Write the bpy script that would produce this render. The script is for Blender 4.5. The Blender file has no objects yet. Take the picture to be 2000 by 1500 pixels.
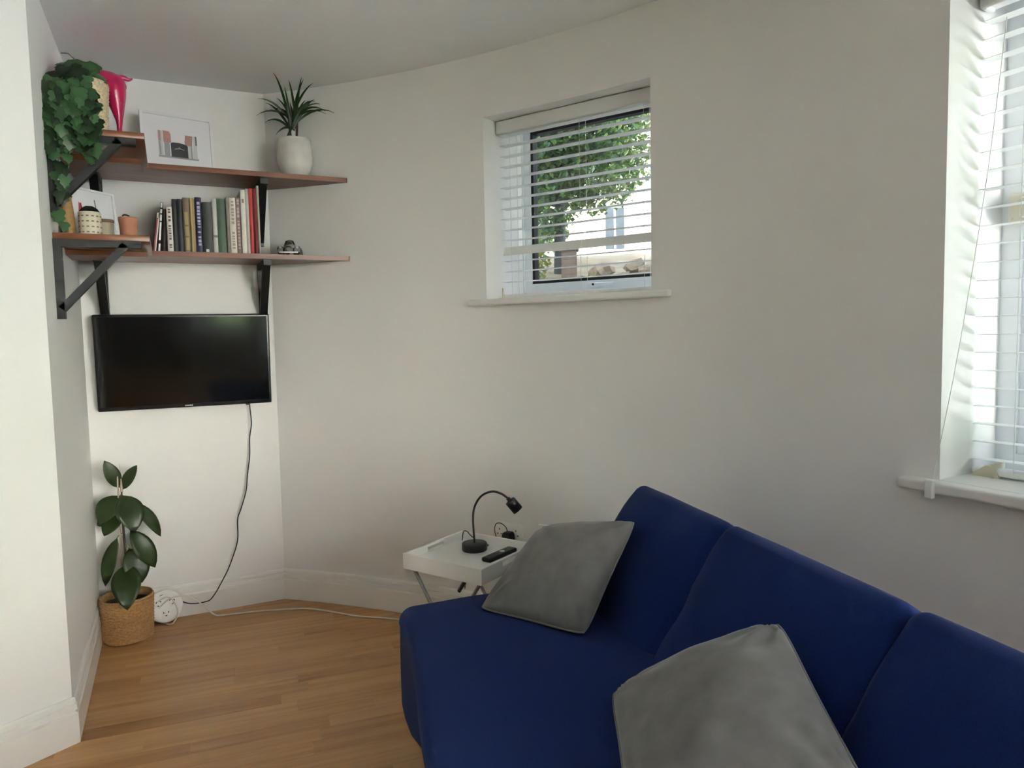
import bpy, bmesh, math, random
from mathutils import Vector, Matrix, noise

random.seed(7)
SC = bpy.context.scene
COL = SC.collection
rad = math.radians

# ------------------------------------------------------------------ camera
cam_data = bpy.data.cameras.new('camera')
cam_data.sensor_fit = 'HORIZONTAL'
cam_data.sensor_width = 36.0
cam_data.lens = 1386.573 / 2000 * 36.0
cam_data.clip_start = 0.02
cam_data.clip_end = 300
cam = bpy.data.objects.new('camera', cam_data)
COL.objects.link(cam)
cam.matrix_world = Matrix((
    (0.90096736, 0.04932199, -0.43107442, 0.0),
    (-0.43340773, 0.05562605, -0.89947956, 0.0),
    (-0.02038515, 0.99723271, 0.07149379, 1.268065),
    (0, 0, 0, 1)))
SC.camera = cam

# ------------------------------------------------------------------ world, sun, exposure
world = bpy.data.worlds.new('world')
SC.world = world
world.use_nodes = True
wn = world.node_tree
wn.nodes.clear()
w_out = wn.nodes.new('ShaderNodeOutputWorld')
w_bg = wn.nodes.new('ShaderNodeBackground')
w_sky = wn.nodes.new('ShaderNodeTexSky')
w_sky.sky_type = 'HOSEK_WILKIE'
w_sky.turbidity = 6.0
w_sky.ground_albedo = 0.35
w_sky.sun_direction = Vector((-0.60, 0.50, 0.62)).normalized()
w_hs = wn.nodes.new('ShaderNodeHueSaturation')
w_hs.inputs['Saturation'].default_value = 0.45
wn.links.new(w_sky.outputs[0], w_hs.inputs['Color'])
wn.links.new(w_hs.outputs[0], w_bg.inputs['Color'])
w_bg.inputs['Strength'].default_value = 6.0
wn.links.new(w_bg.outputs[0], w_out.inputs['Surface'])

sun_data = bpy.data.lights.new('sun', 'SUN')
sun_data.energy = 50.0
sun_data.angle = rad(1.0)
sun_data.color = (1.0, 0.965, 0.90)
sun = bpy.data.objects.new('sun', sun_data)
COL.objects.link(sun)
sun.rotation_euler = Vector((-0.60, 0.50, 0.62)).to_track_quat('Z', 'Y').to_euler()

SC.view_settings.view_transform = 'Standard'
SC.view_settings.look = 'None'
SC.view_settings.gamma = 1.0
SC.view_settings.use_curve_mapping = False
SC.view_settings.exposure = 2.76
SC.cycles.use_denoising = True
SC.cycles.max_bounces = 10
SC.cycles.diffuse_bounces = 7
SC.cycles.use_adaptive_sampling = True
SC.cycles.adaptive_threshold = 0.03
SC.cycles.glossy_bounces = 4
SC.cycles.transparent_max_bounces = 16
SC.cycles.sample_clamp_indirect = 8.0
SC.cycles.caustics_reflective = False
SC.cycles.caustics_refractive = False

# room constants (metres)
CEIL = 2.40
YB = 3.548            # back wall of the alcove
XL = -0.335           # left wall of the alcove
CX, CY, RW = -2.266, 0.343, 4.20   # curved wall: centre and radius
REV = 0.28            # depth of the window reveals
WINS = [              # angle high, angle low, sill, head
    (34.49, 24.46, 1.408, 2.150),
    (11.83, -5.00, 0.850, 2.150),
    (-42.0, -53.0, 0.450, 2.250),
    (-8.50, -38.0, 0.250, 2.300)]  # added opening out of view, brings more daylight in from the right
REAR_Y = -3.4


def cpt(a, z=0.0, r=RW):
    return Vector((CX + r * math.cos(rad(a)), CY + r * math.sin(rad(a)), z))


# portals: they only steer sky samples through the window openings
for (ah, al, z0, z1) in WINS:
    phi = rad((ah + al) / 2)
    half = rad((ah - al) / 2)
    pl = bpy.data.lights.new('sky_portal', 'AREA')
    pl.shape = 'RECTANGLE'
    pl.size = 2 * RW * math.sin(half)
    pl.size_y = z1 - z0
    pl.cycles.is_portal = True
    po = bpy.data.objects.new('sky_portal', pl)
    COL.objects.link(po)
    d = RW * math.cos(half) + REV + 0.08
    po.location = (CX + d * math.cos(phi), CY + d * math.sin(phi), (z0 + z1) / 2)
    po.rotation_euler = Vector((math.cos(phi), math.sin(phi), 0)).to_track_quat('Z', 'Y').to_euler()


# ------------------------------------------------------------------ materials
def mat(name, col, rough=0.5, metal=0.0, spec=0.5, noise_scale=None, noise_amt=0.0, bump=None,
        sheen=0.0, coat=0.0, obj_var=0.0, transl=0.0, emis=None):
    m = bpy.data.materials.new(name)
    m.use_nodes = True
    nt = m.node_tree
    b = nt.nodes['Principled BSDF']
    b.inputs['Base Color'].default_value = (*col, 1)
    b.inputs['Roughness'].default_value = rough
    b.inputs['Metallic'].default_value = metal
    b.inputs['Specular IOR Level'].default_value = spec
    if sheen:
        b.inputs['Sheen Weight'].default_value = sheen
        b.inputs['Sheen Roughness'].default_value = 0.4
    if coat:
        b.inputs['Coat Weight'].default_value = coat
        b.inputs['Coat Roughness'].default_value = 0.15
    tc = nt.nodes.new('ShaderNodeTexCoord')
    src = None
    if noise_scale:
        n = nt.nodes.new('ShaderNodeTexNoise')
        n.inputs['Scale'].default_value = noise_scale
        n.inputs['Detail'].default_value = 4
        nt.links.new(tc.outputs['Object'], n.inputs['Vector'])
        src = n.outputs['Fac']
    if obj_var:
        oi = nt.nodes.new('ShaderNodeObjectInfo')
        if src is None:
            src = oi.outputs['Random']
        else:
            mx = nt.nodes.new('ShaderNodeMath')
            mx.operation = 'MULTIPLY_ADD'
            mx.inputs[1].default_value = obj_var
            nt.links.new(oi.outputs['Random'], mx.inputs[0])
            nt.links.new(src, mx.inputs[2])
            sb = nt.nodes.new('ShaderNodeMath')
            sb.operation = 'SUBTRACT'
            sb.inputs[1].default_value = obj_var / 2
            nt.links.new(mx.outputs[0], sb.inputs[0])
            src = sb.outputs[0]
    if src is not None and noise_amt:
        r = nt.nodes.new('ShaderNodeValToRGB')
        r.color_ramp.elements[0].position = 0.25
        r.color_ramp.elements[1].position = 0.75
        r.color_ramp.elements[0].color = (*[max(0, c * (1 - noise_amt)) for c in col], 1)
        r.color_ramp.elements[1].color = (*[min(1, c * (1 + noise_amt)) for c in col], 1)
        nt.links.new(src, r.inputs['Fac'])
        nt.links.new(r.outputs['Color'], b.inputs['Base Color'])
    if bump:
        n2 = nt.nodes.new('ShaderNodeTexNoise')
        n2.inputs['Scale'].default_value = bump[0]
        n2.inputs['Detail'].default_value = 3
        nt.links.new(tc.outputs['Object'], n2.inputs['Vector'])
        bp = nt.nodes.new('ShaderNodeBump')
        bp.inputs['Strength'].default_value = bump[1]
        bp.inputs['Distance'].default_value = bump[2]
        nt.links.new(n2.outputs['Fac'], bp.inputs['Height'])
        nt.links.new(bp.outputs['Normal'], b.inputs['Normal'])
    if transl:
        tr = nt.nodes.new('ShaderNodeBsdfTranslucent')
        tr.inputs['Color'].default_value = (*[min(1, c * 1.6) for c in col], 1)
        ms = nt.nodes.new('ShaderNodeMixShader')
        ms.inputs[0].default_value = transl
        nt.links.new(b.outputs[0], ms.inputs[1])
        nt.links.new(tr.outputs[0], ms.inputs[2])
        nt.links.new(ms.outputs[0], nt.nodes['Material Output'].inputs['Surface'])
    return m


def wood_mat(name, dark, light, rough, axis_scale, obj_var=0.3, coat=0.0, ring=1.0):
    m = bpy.data.materials.new(name)
    m.use_nodes = True
    nt = m.node_tree
    b = nt.nodes['Principled BSDF']
    b.inputs['Roughness'].default_value = rough
    if coat:
        b.inputs['Coat Weight'].default_value = coat
        b.inputs['Coat Roughness'].default_value = 0.2
    tc = nt.nodes.new('ShaderNodeTexCoord')
    mp = nt.nodes.new('ShaderNodeMapping')
    mp.inputs['Scale'].default_value = axis_scale
    oi = nt.nodes.new('ShaderNodeObjectInfo')
    ml = nt.nodes.new('ShaderNodeMath')
    ml.operation = 'MULTIPLY'
    ml.inputs[1].default_value = 37.0
    nt.links.new(oi.outputs['Random'], ml.inputs[0])
    cb = nt.nodes.new('ShaderNodeCombineXYZ')
    nt.links.new(ml.outputs[0], cb.inputs[0])
    nt.links.new(ml.outputs[0], cb.inputs[2])
    nt.links.new(tc.outputs['Object'], mp.inputs['Vector'])
    nt.links.new(cb.outputs[0], mp.inputs['Location'])
    n = nt.nodes.new('ShaderNodeTexNoise')
    n.inputs['Scale'].default_value = 1.0
    n.inputs['Detail'].default_value = 6
    n.inputs['Distortion'].default_value = 0.6 * ring
    nt.links.new(mp.outputs[0], n.inputs['Vector'])
    ad = nt.nodes.new('ShaderNodeMath')
    ad.operation = 'MULTIPLY_ADD'
    ad.inputs[1].default_value = obj_var
    nt.links.new(oi.outputs['Random'], ad.inputs[0])
    nt.links.new(n.outputs['Fac'], ad.inputs[2])
    r = nt.nodes.new('ShaderNodeValToRGB')
    r.color_ramp.elements[0].position = 0.30
    r.color_ramp.elements[1].position = 0.62 + obj_var
    r.color_ramp.elements[0].color = (*dark, 1)
    r.color_ramp.elements[1].color = (*light, 1)
    nt.links.new(ad.outputs[0], r.inputs['Fac'])
    nt.links.new(r.outputs['Color'], b.inputs['Base Color'])
    bp = nt.nodes.new('ShaderNodeBump')
    bp.inputs['Strength'].default_value = 0.08
    bp.inputs['Distance'].default_value = 0.001
    nt.links.new(n.outputs['Fac'], bp.inputs['Height'])
    nt.links.new(bp.outputs['Normal'], b.inputs['Normal'])
    return m


def glass_mat(name, tint=(0.97, 0.985, 0.98), refl=0.06):
    m = bpy.data.materials.new(name)
    m.use_nodes = True
    nt = m.node_tree
    nt.nodes.remove(nt.nodes['Principled BSDF'])
    t = nt.nodes.new('ShaderNodeBsdfTransparent')
    t.inputs['Color'].default_value = (*tint, 1)
    g = nt.nodes.new('ShaderNodeBsdfGlossy')
    g.inputs['Roughness'].default_value = 0.02
    x = nt.nodes.new('ShaderNodeMixShader')
    x.inputs[0].default_value = refl
    nt.links.new(t.outputs[0], x.inputs[1])
    nt.links.new(g.outputs[0], x.inputs[2])
    nt.links.new(x.outputs[0], nt.nodes['Material Output'].inputs['Surface'])
    return m


M = {}
M['wall'] = mat('wall_paint', (0.80, 0.795, 0.785), 0.75, spec=0.25, bump=(260, 0.06, 0.002))
M['taupe'] = mat('bounce_cut_taupe', (0.36, 0.34, 0.32), 0.8, spec=0.2)  # invented dark tone for the unseen walls, cuts their bounced light
M['ceiling'] = mat('ceiling_paint', (0.84, 0.86, 0.875), 0.8, spec=0.2, bump=(200, 0.05, 0.002))
M['trim'] = mat('gloss_white_trim', (0.82, 0.81, 0.785), 0.32, spec=0.45)
M['upvc'] = mat('white_plastic_frame', (0.80, 0.83, 0.85), 0.3)
M['gasket'] = mat('black_gasket', (0.012, 0.011, 0.012), 0.6)
M['slat'] = mat('white_slat', (0.84, 0.85, 0.84), 0.35)
M['valance'] = mat('valance_white', (0.72, 0.73, 0.72), 0.4)
M['cord'] = mat('blind_cord', (0.75, 0.75, 0.72), 0.7)
M['cream'] = mat('cream_plastic', (0.68, 0.63, 0.50), 0.4)
M['glass'] = glass_mat('window_glass')
M['floor'] = wood_mat('oak_floor', (0.36, 0.165, 0.050), (0.62, 0.345, 0.140), 0.34, (1.6, 38, 38), 0.34, ring=0.5)
M['gap'] = mat('floor_gap', (0.10, 0.05, 0.02), 0.7)
M['shelf'] = wood_mat('reddish_shelf_wood', (0.095, 0.030, 0.013), (0.235, 0.085, 0.036), 0.32, (3, 40, 40), 0.12)
M['black'] = mat('black_metal', (0.010, 0.010, 0.011), 0.45, noise_scale=60, noise_amt=0.25)
M['blackgloss'] = mat('black_plastic', (0.008, 0.008, 0.009), 0.30)
M['screen'] = mat('screen_glass', (0.004, 0.004, 0.005), 0.10, spec=0.5)
M['silver'] = mat('silver_print', (0.72, 0.72, 0.74), 0.35, metal=0.6)
M['navy'] = mat('navy_fabric', (0.0085, 0.022, 0.115), 0.92, spec=0.15, noise_scale=420, noise_amt=0.22,
                bump=(900, 0.25, 0.0015), sheen=0.06)
M['velvet'] = mat('grey_velvet', (0.178, 0.173, 0.165), 0.85, spec=0.2, noise_scale=22, noise_amt=0.15,
                  bump=(700, 0.15, 0.001), sheen=0.32)
M['leggrey'] = mat('grey_painted_steel', (0.36, 0.35, 0.33), 0.4)
M['tablewhite'] = mat('white_lacquer', (0.80, 0.79, 0.76), 0.28)
M['leaf_rubber'] = mat('rubber_leaf', (0.025, 0.046, 0.010), 0.40, noise_scale=14, noise_amt=0.35)
M['leaf_ivy'] = mat('ivy_leaf', (0.034, 0.085, 0.032), 0.38, noise_scale=25, noise_amt=0.62, obj_var=1.1, transl=0.15)
M['leaf_drac'] = mat('dracaena_leaf', (0.014, 0.045, 0.012), 0.4, noise_scale=20, noise_amt=0.3)
M['stem'] = mat('brown_stem', (0.07, 0.04, 0.022), 0.8, noise_scale=80, noise_amt=0.3)
M['vine'] = mat('green_vine', (0.10, 0.15, 0.05), 0.6)
M['stake'] = mat('pale_stake', (0.55, 0.42, 0.33), 0.6)
M['soil'] = mat('dark_soil', (0.018, 0.012, 0.008), 0.95, noise_scale=150, noise_amt=0.5, bump=(200, 0.8, 0.004))
M['seagrass'] = mat('seagrass_basket', (0.47, 0.27, 0.115), 0.8, noise_scale=130, noise_amt=0.30, bump=(180, 0.6, 0.003))
M['wicker'] = mat('pale_wicker', (0.62, 0.50, 0.32), 0.7, noise_scale=110, noise_amt=0.30, bump=(200, 0.5, 0.003))
M['pink'] = mat('glossy_pink', (0.55, 0.010, 0.095), 0.28, coat=0.4)
M['frame_white'] = mat('white_frame', (0.76, 0.76, 0.79), 0.35)
M['paper'] = mat('paper_white', (0.74, 0.74, 0.78), 0.6)
M['p_brick'] = mat('print_brick', (0.42, 0.23, 0.20), 0.6, noise_scale=200, noise_amt=0.15)
M['p_grey'] = mat('print_grey', (0.32, 0.33, 0.35), 0.6)
M['p_pale'] = mat('print_pale_grey', (0.55, 0.55, 0.57), 0.6)
M['p_dark'] = mat('print_dark', (0.035, 0.036, 0.04), 0.6, noise_scale=150, noise_amt=0.25)
M['p_mid'] = mat('print_mid_grey', (0.13, 0.13, 0.14), 0.6)
M['p_red'] = mat('print_red', (0.40, 0.04, 0.06), 0.6)
M['marble'] = mat('white_marble_ceramic', (0.66, 0.66, 0.62), 0.22, noise_scale=9, noise_amt=0.16)
M['terracotta'] = mat('terracotta', (0.44, 0.19, 0.115), 0.75, noise_scale=30, noise_amt=0.15)
M['amber'] = mat('amber_wood', (0.34, 0.19, 0.06), 0.45, noise_scale=25, noise_amt=0.35)
M['creamcup'] = mat('cream_ceramic', (0.72, 0.66, 0.53), 0.35)
M['cupmark'] = mat('cup_brown_print', (0.30, 0.21, 0.13), 0.5)
M['carbody'] = mat('pewter', (0.42, 0.42, 0.40), 0.25, metal=0.75)
M['white_cable'] = mat('white_cable', (0.74, 0.70, 0.64), 0.45)
M['pages'] = mat('book_pages', (0.66, 0.61, 0.50), 0.85, noise_scale=300, noise_amt=0.1)

# ------------------------------------------------------------------ mesh helpers


class MB:
    def __init__(self):
        self.v, self.f, self.s, self.m = [], [], [], []

    def face(self, pts, smooth=False, mi=0):
        b = len(self.v)
        self.v += [Vector(p) for p in pts]
        self.f.append(tuple(range(b, b + len(pts))))
        self.s.append(smooth)
        self.m.append(mi)

    def grid(self, rows, smooth=True, mi=0, close=False):
        b = len(self.v)
        n = len(rows[0])
        for r in rows:
            self.v += [Vector(p) for p in r]
        for i in range(len(rows) - 1):
            for j in range(n if close else n - 1):
                k = (j + 1) % n
                self.f.append((b + i * n + j, b + i * n + k, b + (i + 1) * n + k, b + (i + 1) * n + j))
                self.s.append(smooth)
                self.m.append(mi)

    def box(self, lo, hi, mi=0, T=None):
        x0, y0, z0 = lo
        x1, y1, z1 = hi
        c = [Vector(p) for p in ((x0, y0, z0), (x1, y0, z0), (x1, y1, z0), (x0, y1, z0),
                                 (x0, y0, z1), (x1, y0, z1), (x1, y1, z1), (x0, y1, z1))]
        if T is not None:
            c = [T @ p for p in c]
        b = len(self.v)
        self.v += c
        for q in ((0, 3, 2, 1), (4, 5, 6, 7), (0, 1, 5, 4), (1, 2, 6, 5), (2, 3, 7, 6), (3, 0, 4, 7)):
            self.f.append(tuple(b + i for i in q))
            self.s.append(False)
            self.m.append(mi)

    def rbox(self, lo, hi, r, n=4, k=6, deform=None, mi=0, T=None):
        """box with rounded edges; k inner divisions per side so that deform can bend it"""
        lo, hi = Vector(lo), Vector(hi)
        c = (lo + hi) / 2
        h = (hi - lo) / 2
        r = min(r, min(h) * 0.999)
        inn = h - Vector((r, r, r))

        def axis(i):
            a = []
            for j in range(n):
                a.append(('e', -1, math.tan(rad(-45 + 45 * j / n))))
            for j in range(k + 1):
                a.append(('i', -1 + 2 * j / k, 0))
            for j in range(1, n + 1):
                a.append(('e', 1, math.tan(rad(45 * j / n))))
            return a

        def coord(e, i):
            kind, s, t = e
            if kind == 'i':
                return inn[i] * s, 0.0
            return inn[i] * s, t
        for ax in range(3):
            a1, a2 = (ax + 1) % 3, (ax + 2) % 3
            A, B = axis(a1), axis(a2)
            for sg in (-1, 1):
                rows = []
                for ea in A:
                    row = []
                    for eb in B:
                        p = Vector((0, 0, 0))
                        dv = Vector((0, 0, 0))
                        p[ax] = inn[ax] * sg
                        dv[ax] = sg
                        p[a1], dv[a1] = coord(ea, a1)
                        p[a2], dv[a2] = coord(eb, a2)
                        q = c + p + dv.normalized() * r
                        if deform:
                            q = Vector(deform(q))
                        if T is not None:
                            q = T @ q
                        row.append(q)
                    rows.append(row if sg > 0 else row[::-1])
                self.grid(rows, True, mi)

    def tube(self, pts, r, n=8, caps=True, mi=0, smooth=True, flat=None):
        pts = [Vector(p) for p in pts]
        rs = r if isinstance(r, (list, tuple)) else [r] * len(pts)
        rows = []
        up = None
        for i, p in enumerate(pts):
            t = (pts[min(i + 1, len(pts) - 1)] - pts[max(i - 1, 0)]).normalized()
            if up is None:
                up = Vector((0, 0, 1)) if abs(t.z) < 0.9 else Vector((1, 0, 0))
            x = t.cross(up).normalized()
            y = x.cross(t).normalized()
            up = y
            rows.append([p + (x * math.cos(a) + y * math.sin(a)) * rs[i] for a in
                         [2 * math.pi * j / n for j in range(n)]])
        self.grid(rows, smooth, mi, close=True)
        if caps:
            self.face(rows[0][::-1], False, mi)
            self.face(rows[-1], False, mi)

    def lathe(self, prof, n=24, o=(0, 0, 0), mi=0, wob=None, T=None):
        o = Vector(o)
        rows = []
        for i, (r, z) in enumerate(prof):
            row = []
            for j in range(n):
                a = 2 * math.pi * j / n
                rr = r + (wob(i, a) if wob else 0)
                p = Vector((rr * math.cos(a), rr * math.sin(a), z))
                if T is not None:
                    p = T @ p
                row.append(o + p)
            rows.append(row)
        self.grid(rows, True, mi, close=True)
        if prof[0][0] > 1e-5:
            self.face(rows[0][::-1], False, mi)
        if prof[-1][0] > 1e-5:
            self.face(rows[-1], False, mi)

    def prism(self, poly, axis_vec, mi=0):
        """poly: list of 3D points (planar); extruded by axis_vec"""
        a = Vector(axis_vec)
        P = [Vector(p) for p in poly]
        self.face(P[::-1], False, mi)
        self.face([p + a for p in P], False, mi)
        for i in range(len(P)):
            j = (i + 1) % len(P)
            self.face([P[i], P[j], P[j] + a, P[i] + a], False, mi)

    def mesh(self, name, mats, merge=0.0):
        me = bpy.data.meshes.new(name)
        me.from_pydata([tuple(p) for p in self.v], [], self.f)
        for mm in (mats if isinstance(mats, (list, tuple)) else [mats]):
            me.materials.append(M[mm] if isinstance(mm, str) else mm)
        me.polygons.foreach_set('use_smooth', self.s)
        me.polygons.foreach_set('material_index', self.m)
        if merge:
            bm = bmesh.new()
            bm.from_mesh(me)
            bmesh.ops.remove_doubles(bm, verts=bm.verts, dist=merge)
            bmesh.ops.recalc_face_normals(bm, faces=bm.faces)
            bm.to_mesh(me)
            bm.free()
        me.update()
        return me

    def build(self, name, mats, parent=None, merge=0.0):
        o = bpy.data.objects.new(name, self.mesh(name, mats, merge))
        COL.objects.link(o)
        if parent is not None:
            o.parent = parent
        return o


def thing(name, label, cat, loc=(0, 0, 0), rotz=0.0, group=None):
    o = bpy.data.objects.new(name, None)
    o.empty_display_size = 0.05
    COL.objects.link(o)
    o.location = loc
    o.rotation_euler = (0, 0, rotz)
    tag(o, label, cat, group)
    return o


def tag(o, label, cat, group=None):
    o['label'] = label
    o['category'] = cat
    if group:
        o['group'] = group
    return o


def struct(o, label=None):
    o['kind'] = 'structure'
    if label:
        o['label'] = label
    return o


def place(mesh, name, parent=None, mtx=None):
    o = bpy.data.objects.new(name, mesh)
    COL.objects.link(o)
    if parent is not None:
        o.parent = parent
    if mtx is not None:
        o.matrix_basis = mtx
    return o


def bez(pts, n=8):
    """Catmull-Rom through the points"""
    P = [Vector(p) for p in pts]
    out = []
    for i in range(len(P) - 1):
        p0 = P[max(i - 1, 0)]
        p1, p2 = P[i], P[i + 1]
        p3 = P[min(i + 2, len(P) - 1)]
        for j in range(n):
            t = j / n
            out.append(0.5 * ((2 * p1) + (p2 - p0) * t + (2 * p0 - 5 * p1 + 4 * p2 - p3) * t * t
                              + (-p0 + 3 * p1 - 3 * p2 + p3) * t ** 3))
    out.append(P[-1])
    return out


def sstep(a, b, x):
    t = max(0.0, min(1.0, (x - a) / (b - a)))
    return t * t * (3 - 2 * t)


# ------------------------------------------------------------------ room shell
PIER = Vector((XL, 2.571, 0))
PD = Vector((-0.866, -0.5, 0))
P_END = PIER + PD * 1.5
XC = CX + math.sqrt(RW ** 2 - (YB - CY) ** 2)
A0 = math.degrees(math.atan2(YB - CY, XC - CX))
A_END = -56.0
C0 = Vector((XC, YB, 0))
C1 = cpt(A_END)
ROOM = [Vector((XL, YB, 0)), PIER, P_END, Vector((P_END.x, REAR_Y, 0)), Vector((C1.x, REAR_Y, 0)), C1]


def wall_quad(name, a, b, label, m='wall'):
    mb = MB()
    up = Vector((0, 0, CEIL))
    dn = Vector((0, 0, -0.06))
    mb.face([a + dn, b + dn, b + up, a + up])
    return struct(mb.build(name, m), label)


wall_quad('wall_back', Vector((XL, YB, 0)), C0, 'white alcove wall behind the television')
wall_quad('wall_left', PIER, Vector((XL, YB, 0)), 'narrow white side wall of the alcove')
wall_quad('wall_near_left', P_END, PIER, 'bright white wall at the picture edge')
wall_quad('wall_far_left', ROOM[3], P_END, 'wall beside the viewer, toned dark to cut bounced light', 'taupe')
wall_quad('wall_rear', ROOM[4], ROOM[3], 'wall behind the viewer, toned dark to cut bounced light', 'taupe')
wall_quad('wall_rear_return', C1, ROOM[4], 'wall return behind the viewer, toned dark to cut bounced light', 'taupe')

# curved wall with three window openings and their reveals
angs = set([A0, A_END])
a = 49.0
while a > A_END:
    angs.add(a)
    a -= 1.0
for w in WINS:
    angs.add(w[0])
    angs.add(w[1])
angs = sorted(angs, reverse=True)
clean = [angs[0]]
for a in angs[1:]:
    if clean[-1] - a < 0.15 and a not in [x for w in WINS for x in w[:2]]:
        continue
    if clean[-1] - a < 0.15 and len(clean) > 1:
        clean.pop()
    clean.append(a)
angs = clean
mb = MB()
full = []


def strip(seg, z0, z1):
    rows = [[cpt(a, z0) for a in seg], [cpt(a, z1) for a in seg]]
    mb.grid(rows, True)


def win_of(am):
    for w in WINS:
        if w[1] < am < w[0]:
            return w
    return None


runs = []
for i in range(len(angs) - 1):
    w = win_of((angs[i] + angs[i + 1]) / 2)
    if runs and runs[-1][0] is w:
        runs[-1][1].append(angs[i + 1])
    else:
        runs.append([w, [angs[i], angs[i + 1]]])
for w, seg in runs:
    if w is None:
        strip(seg, -0.06, CEIL)
    else:
        strip(seg, -0.06, w[2])
        strip(seg, w[3], CEIL)
        phi = rad((w[0] + w[1]) / 2)
        n = Vector((math.cos(phi), math.sin(phi), 0))
        base = RW * math.cos(rad((w[0] - w[1]) / 2)) + REV + 0.06
        ctr = Vector((CX, CY, 0))

        def outp(a, z):
            p = cpt(a, z)
            return p + n * (base - (Vector((p.x, p.y, 0)) - ctr).dot(n))
        for z in (w[2], w[3]):
            for i in range(len(seg) - 1):
                mb.face([cpt(seg[i], z), cpt(seg[i + 1], z), outp(seg[i + 1], z), outp(seg[i], z)])
        for a in (seg[0], seg[-1]):
            mb.face([cpt(a, w[2]), cpt(a, w[3]), outp(a, w[3]), outp(a, w[2])])
struct(mb.build('wall_right', 'wall'), 'long curved white wall with the windows')

# ceiling
mb = MB()
poly = [Vector((p.x, p.y, CEIL)) for p in ROOM] + [cpt(a, CEIL) for a in reversed(angs)]
mb.face(poly)
struct(mb.build('ceiling', 'ceiling'), 'plain white ceiling')

# floor: slab with narrow oak strips laid at a slight angle
mb = MB()
mb.box((-3.0, -4.0, -0.16), (2.6, 4.2, -0.010))
floor = struct(mb.build('floor', 'gap'), 'honey oak strip floor')
fa = rad(-5.6)
FT = Matrix.Rotation(fa, 4, 'Z')
SW = 0.070
LEN = [0.42, 0.50, 0.60, 0.72, 0.84]


def plank_mb(L, x0=0.0, y0=0.0, mbx=None):
    m = mbx or MB()
    g, c = 0.0002, 0.0004
    m.box((x0 + g, y0 + g, -0.010), (x0 + L - g, y0 + SW - g, -c))
    m.face([(x0 + g + c, y0 + g + c, 0), (x0 + L - g - c, y0 + g + c, 0), (x0 + L - g - c, y0 + SW - g - c, 0), (x0 + g + c, y0 + SW - g - c, 0)])
    q = [(x0 + g, y0 + g), (x0 + L - g, y0 + g), (x0 + L - g, y0 + SW - g), (x0 + g, y0 + SW - g)]
    t = [(x0 + g + c, y0 + g + c), (x0 + L - g - c, y0 + g + c), (x0 + L - g - c, y0 + SW - g - c), (x0 + g + c, y0 + SW - g - c)]
    for i in range(4):
        j = (i + 1) % 4
        m.face([(*q[i], -c), (*q[j], -c), (*t[j], 0), (*t[i], 0)])
    return m


plank_meshes = {L: plank_mb(L).mesh('plank', 'floor') for L in LEN}
rest = MB()
rnd = random.Random(11)
for r in range(-52, 60):
    y = r * SW
    x = -2.9 - rnd.random() * 0.5
    while x < 2.4:
        L = rnd.choice(LEN)
        cw = FT @ Vector((x + L / 2, y + SW / 2, 0))
        if cw.y < 3.62 and cw.y > -3.45 and -1.75 < cw.x < 2.1:
            lim = FT @ Vector((x + L / 2, y + SW, 0))
            if lim.y < YB + 0.12:
                if cw.y > 1.72 and -0.85 < cw.x < 1.25:
                    place(plank_meshes[L], 'plank', floor, FT @ Matrix.Translation((x, y, 0)))
                else:
                    plank_mb(L, x, y, rest)
        x += L
ro = rest.build('plank_field', 'floor', floor)
ro.matrix_basis = FT
ro['kind'] = 'stuff'

# skirting boards
SKIRT = [(0.000, 0.148), (0.005, 0.148), (0.010, 0.142), (0.011, 0.132), (0.0045, 0.129), (0.0045, 0.126),
         (0.0125, 0.122), (0.0140, 0.108), (0.0065, 0.105), (0.0065, 0.101), (0.0160, 0.096), (0.0160, 0.0)]


def skirting(name, path, normals, label):
    mb = MB()
    rows = [[p + nn * d + Vector((0, 0, z)) for d, z in SKIRT] for p, nn in zip(path, normals)]
    for i in range(len(rows) - 1):
        for j in range(len(SKIRT) - 1):
            mb.face([rows[i][j], rows[i + 1][j], rows[i + 1][j + 1], rows[i][j + 1]])
    return struct(mb.build(name, 'trim'), label)


def mitre(n1, n2):
    s = n1 + n2
    return s * (1.0 / (s.dot(n1)))


nB, nL = Vector((0, -1, 0)), Vector((1, 0, 0))
nP = Vector((0.5, -0.866, 0))
nC0 = (Vector((CX, CY, 0)) - C0).normalized()
skirting('baseboard_back', [Vector((XL, YB, 0)), C0], [mitre(nB, nL), mitre(nB, nC0)], 'white moulded skirting under the television')
skirting('baseboard_left', [PIER, Vector((XL, YB, 0))], [mitre(nL, nP), mitre(nB, nL)], 'white moulded skirting in the alcove side')
skirting('baseboard_near_left', [P_END, PIER], [nP, mitre(nL, nP)], 'white moulded skirting at the near corner')
cang = [A0] + [a for a in range(49, int(A_END), -1)]
skirting('baseboard_right', [C0] + [cpt(a) for a in cang[1:]],
         [mitre(nB, nC0)] + [(Vector((CX, CY, 0)) - cpt(a)).normalized() for a in cang[1:]], 'white moulded skirting along the curved wall')


# ------------------------------------------------------------------ windows, sills, blinds
def win_frame(idx, w):
    phi = rad((w[0] + w[1]) / 2)
    half = rad((w[0] - w[1]) / 2)
    hw = RW * math.sin(half)
    d = RW * math.cos(half)
    loc = Vector((CX + d * math.cos(phi), CY + d * math.sin(phi), w[2]))
    return loc, phi - math.pi / 2, hw, w[3] - w[2]


def bar_frame(mb, x0, x1, z0, z1, wd, y0, y1):
    mb.box((x0, y0, z0), (x1, y1, z0 + wd))
    mb.box((x0, y0, z1 - wd), (x1, y1, z1))
    mb.box((x0, y0, z0 + wd), (x0 + wd, y1, z1 - wd))
    mb.box((x1 - wd, y0, z0 + wd), (x1, y1, z1 - wd))


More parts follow.
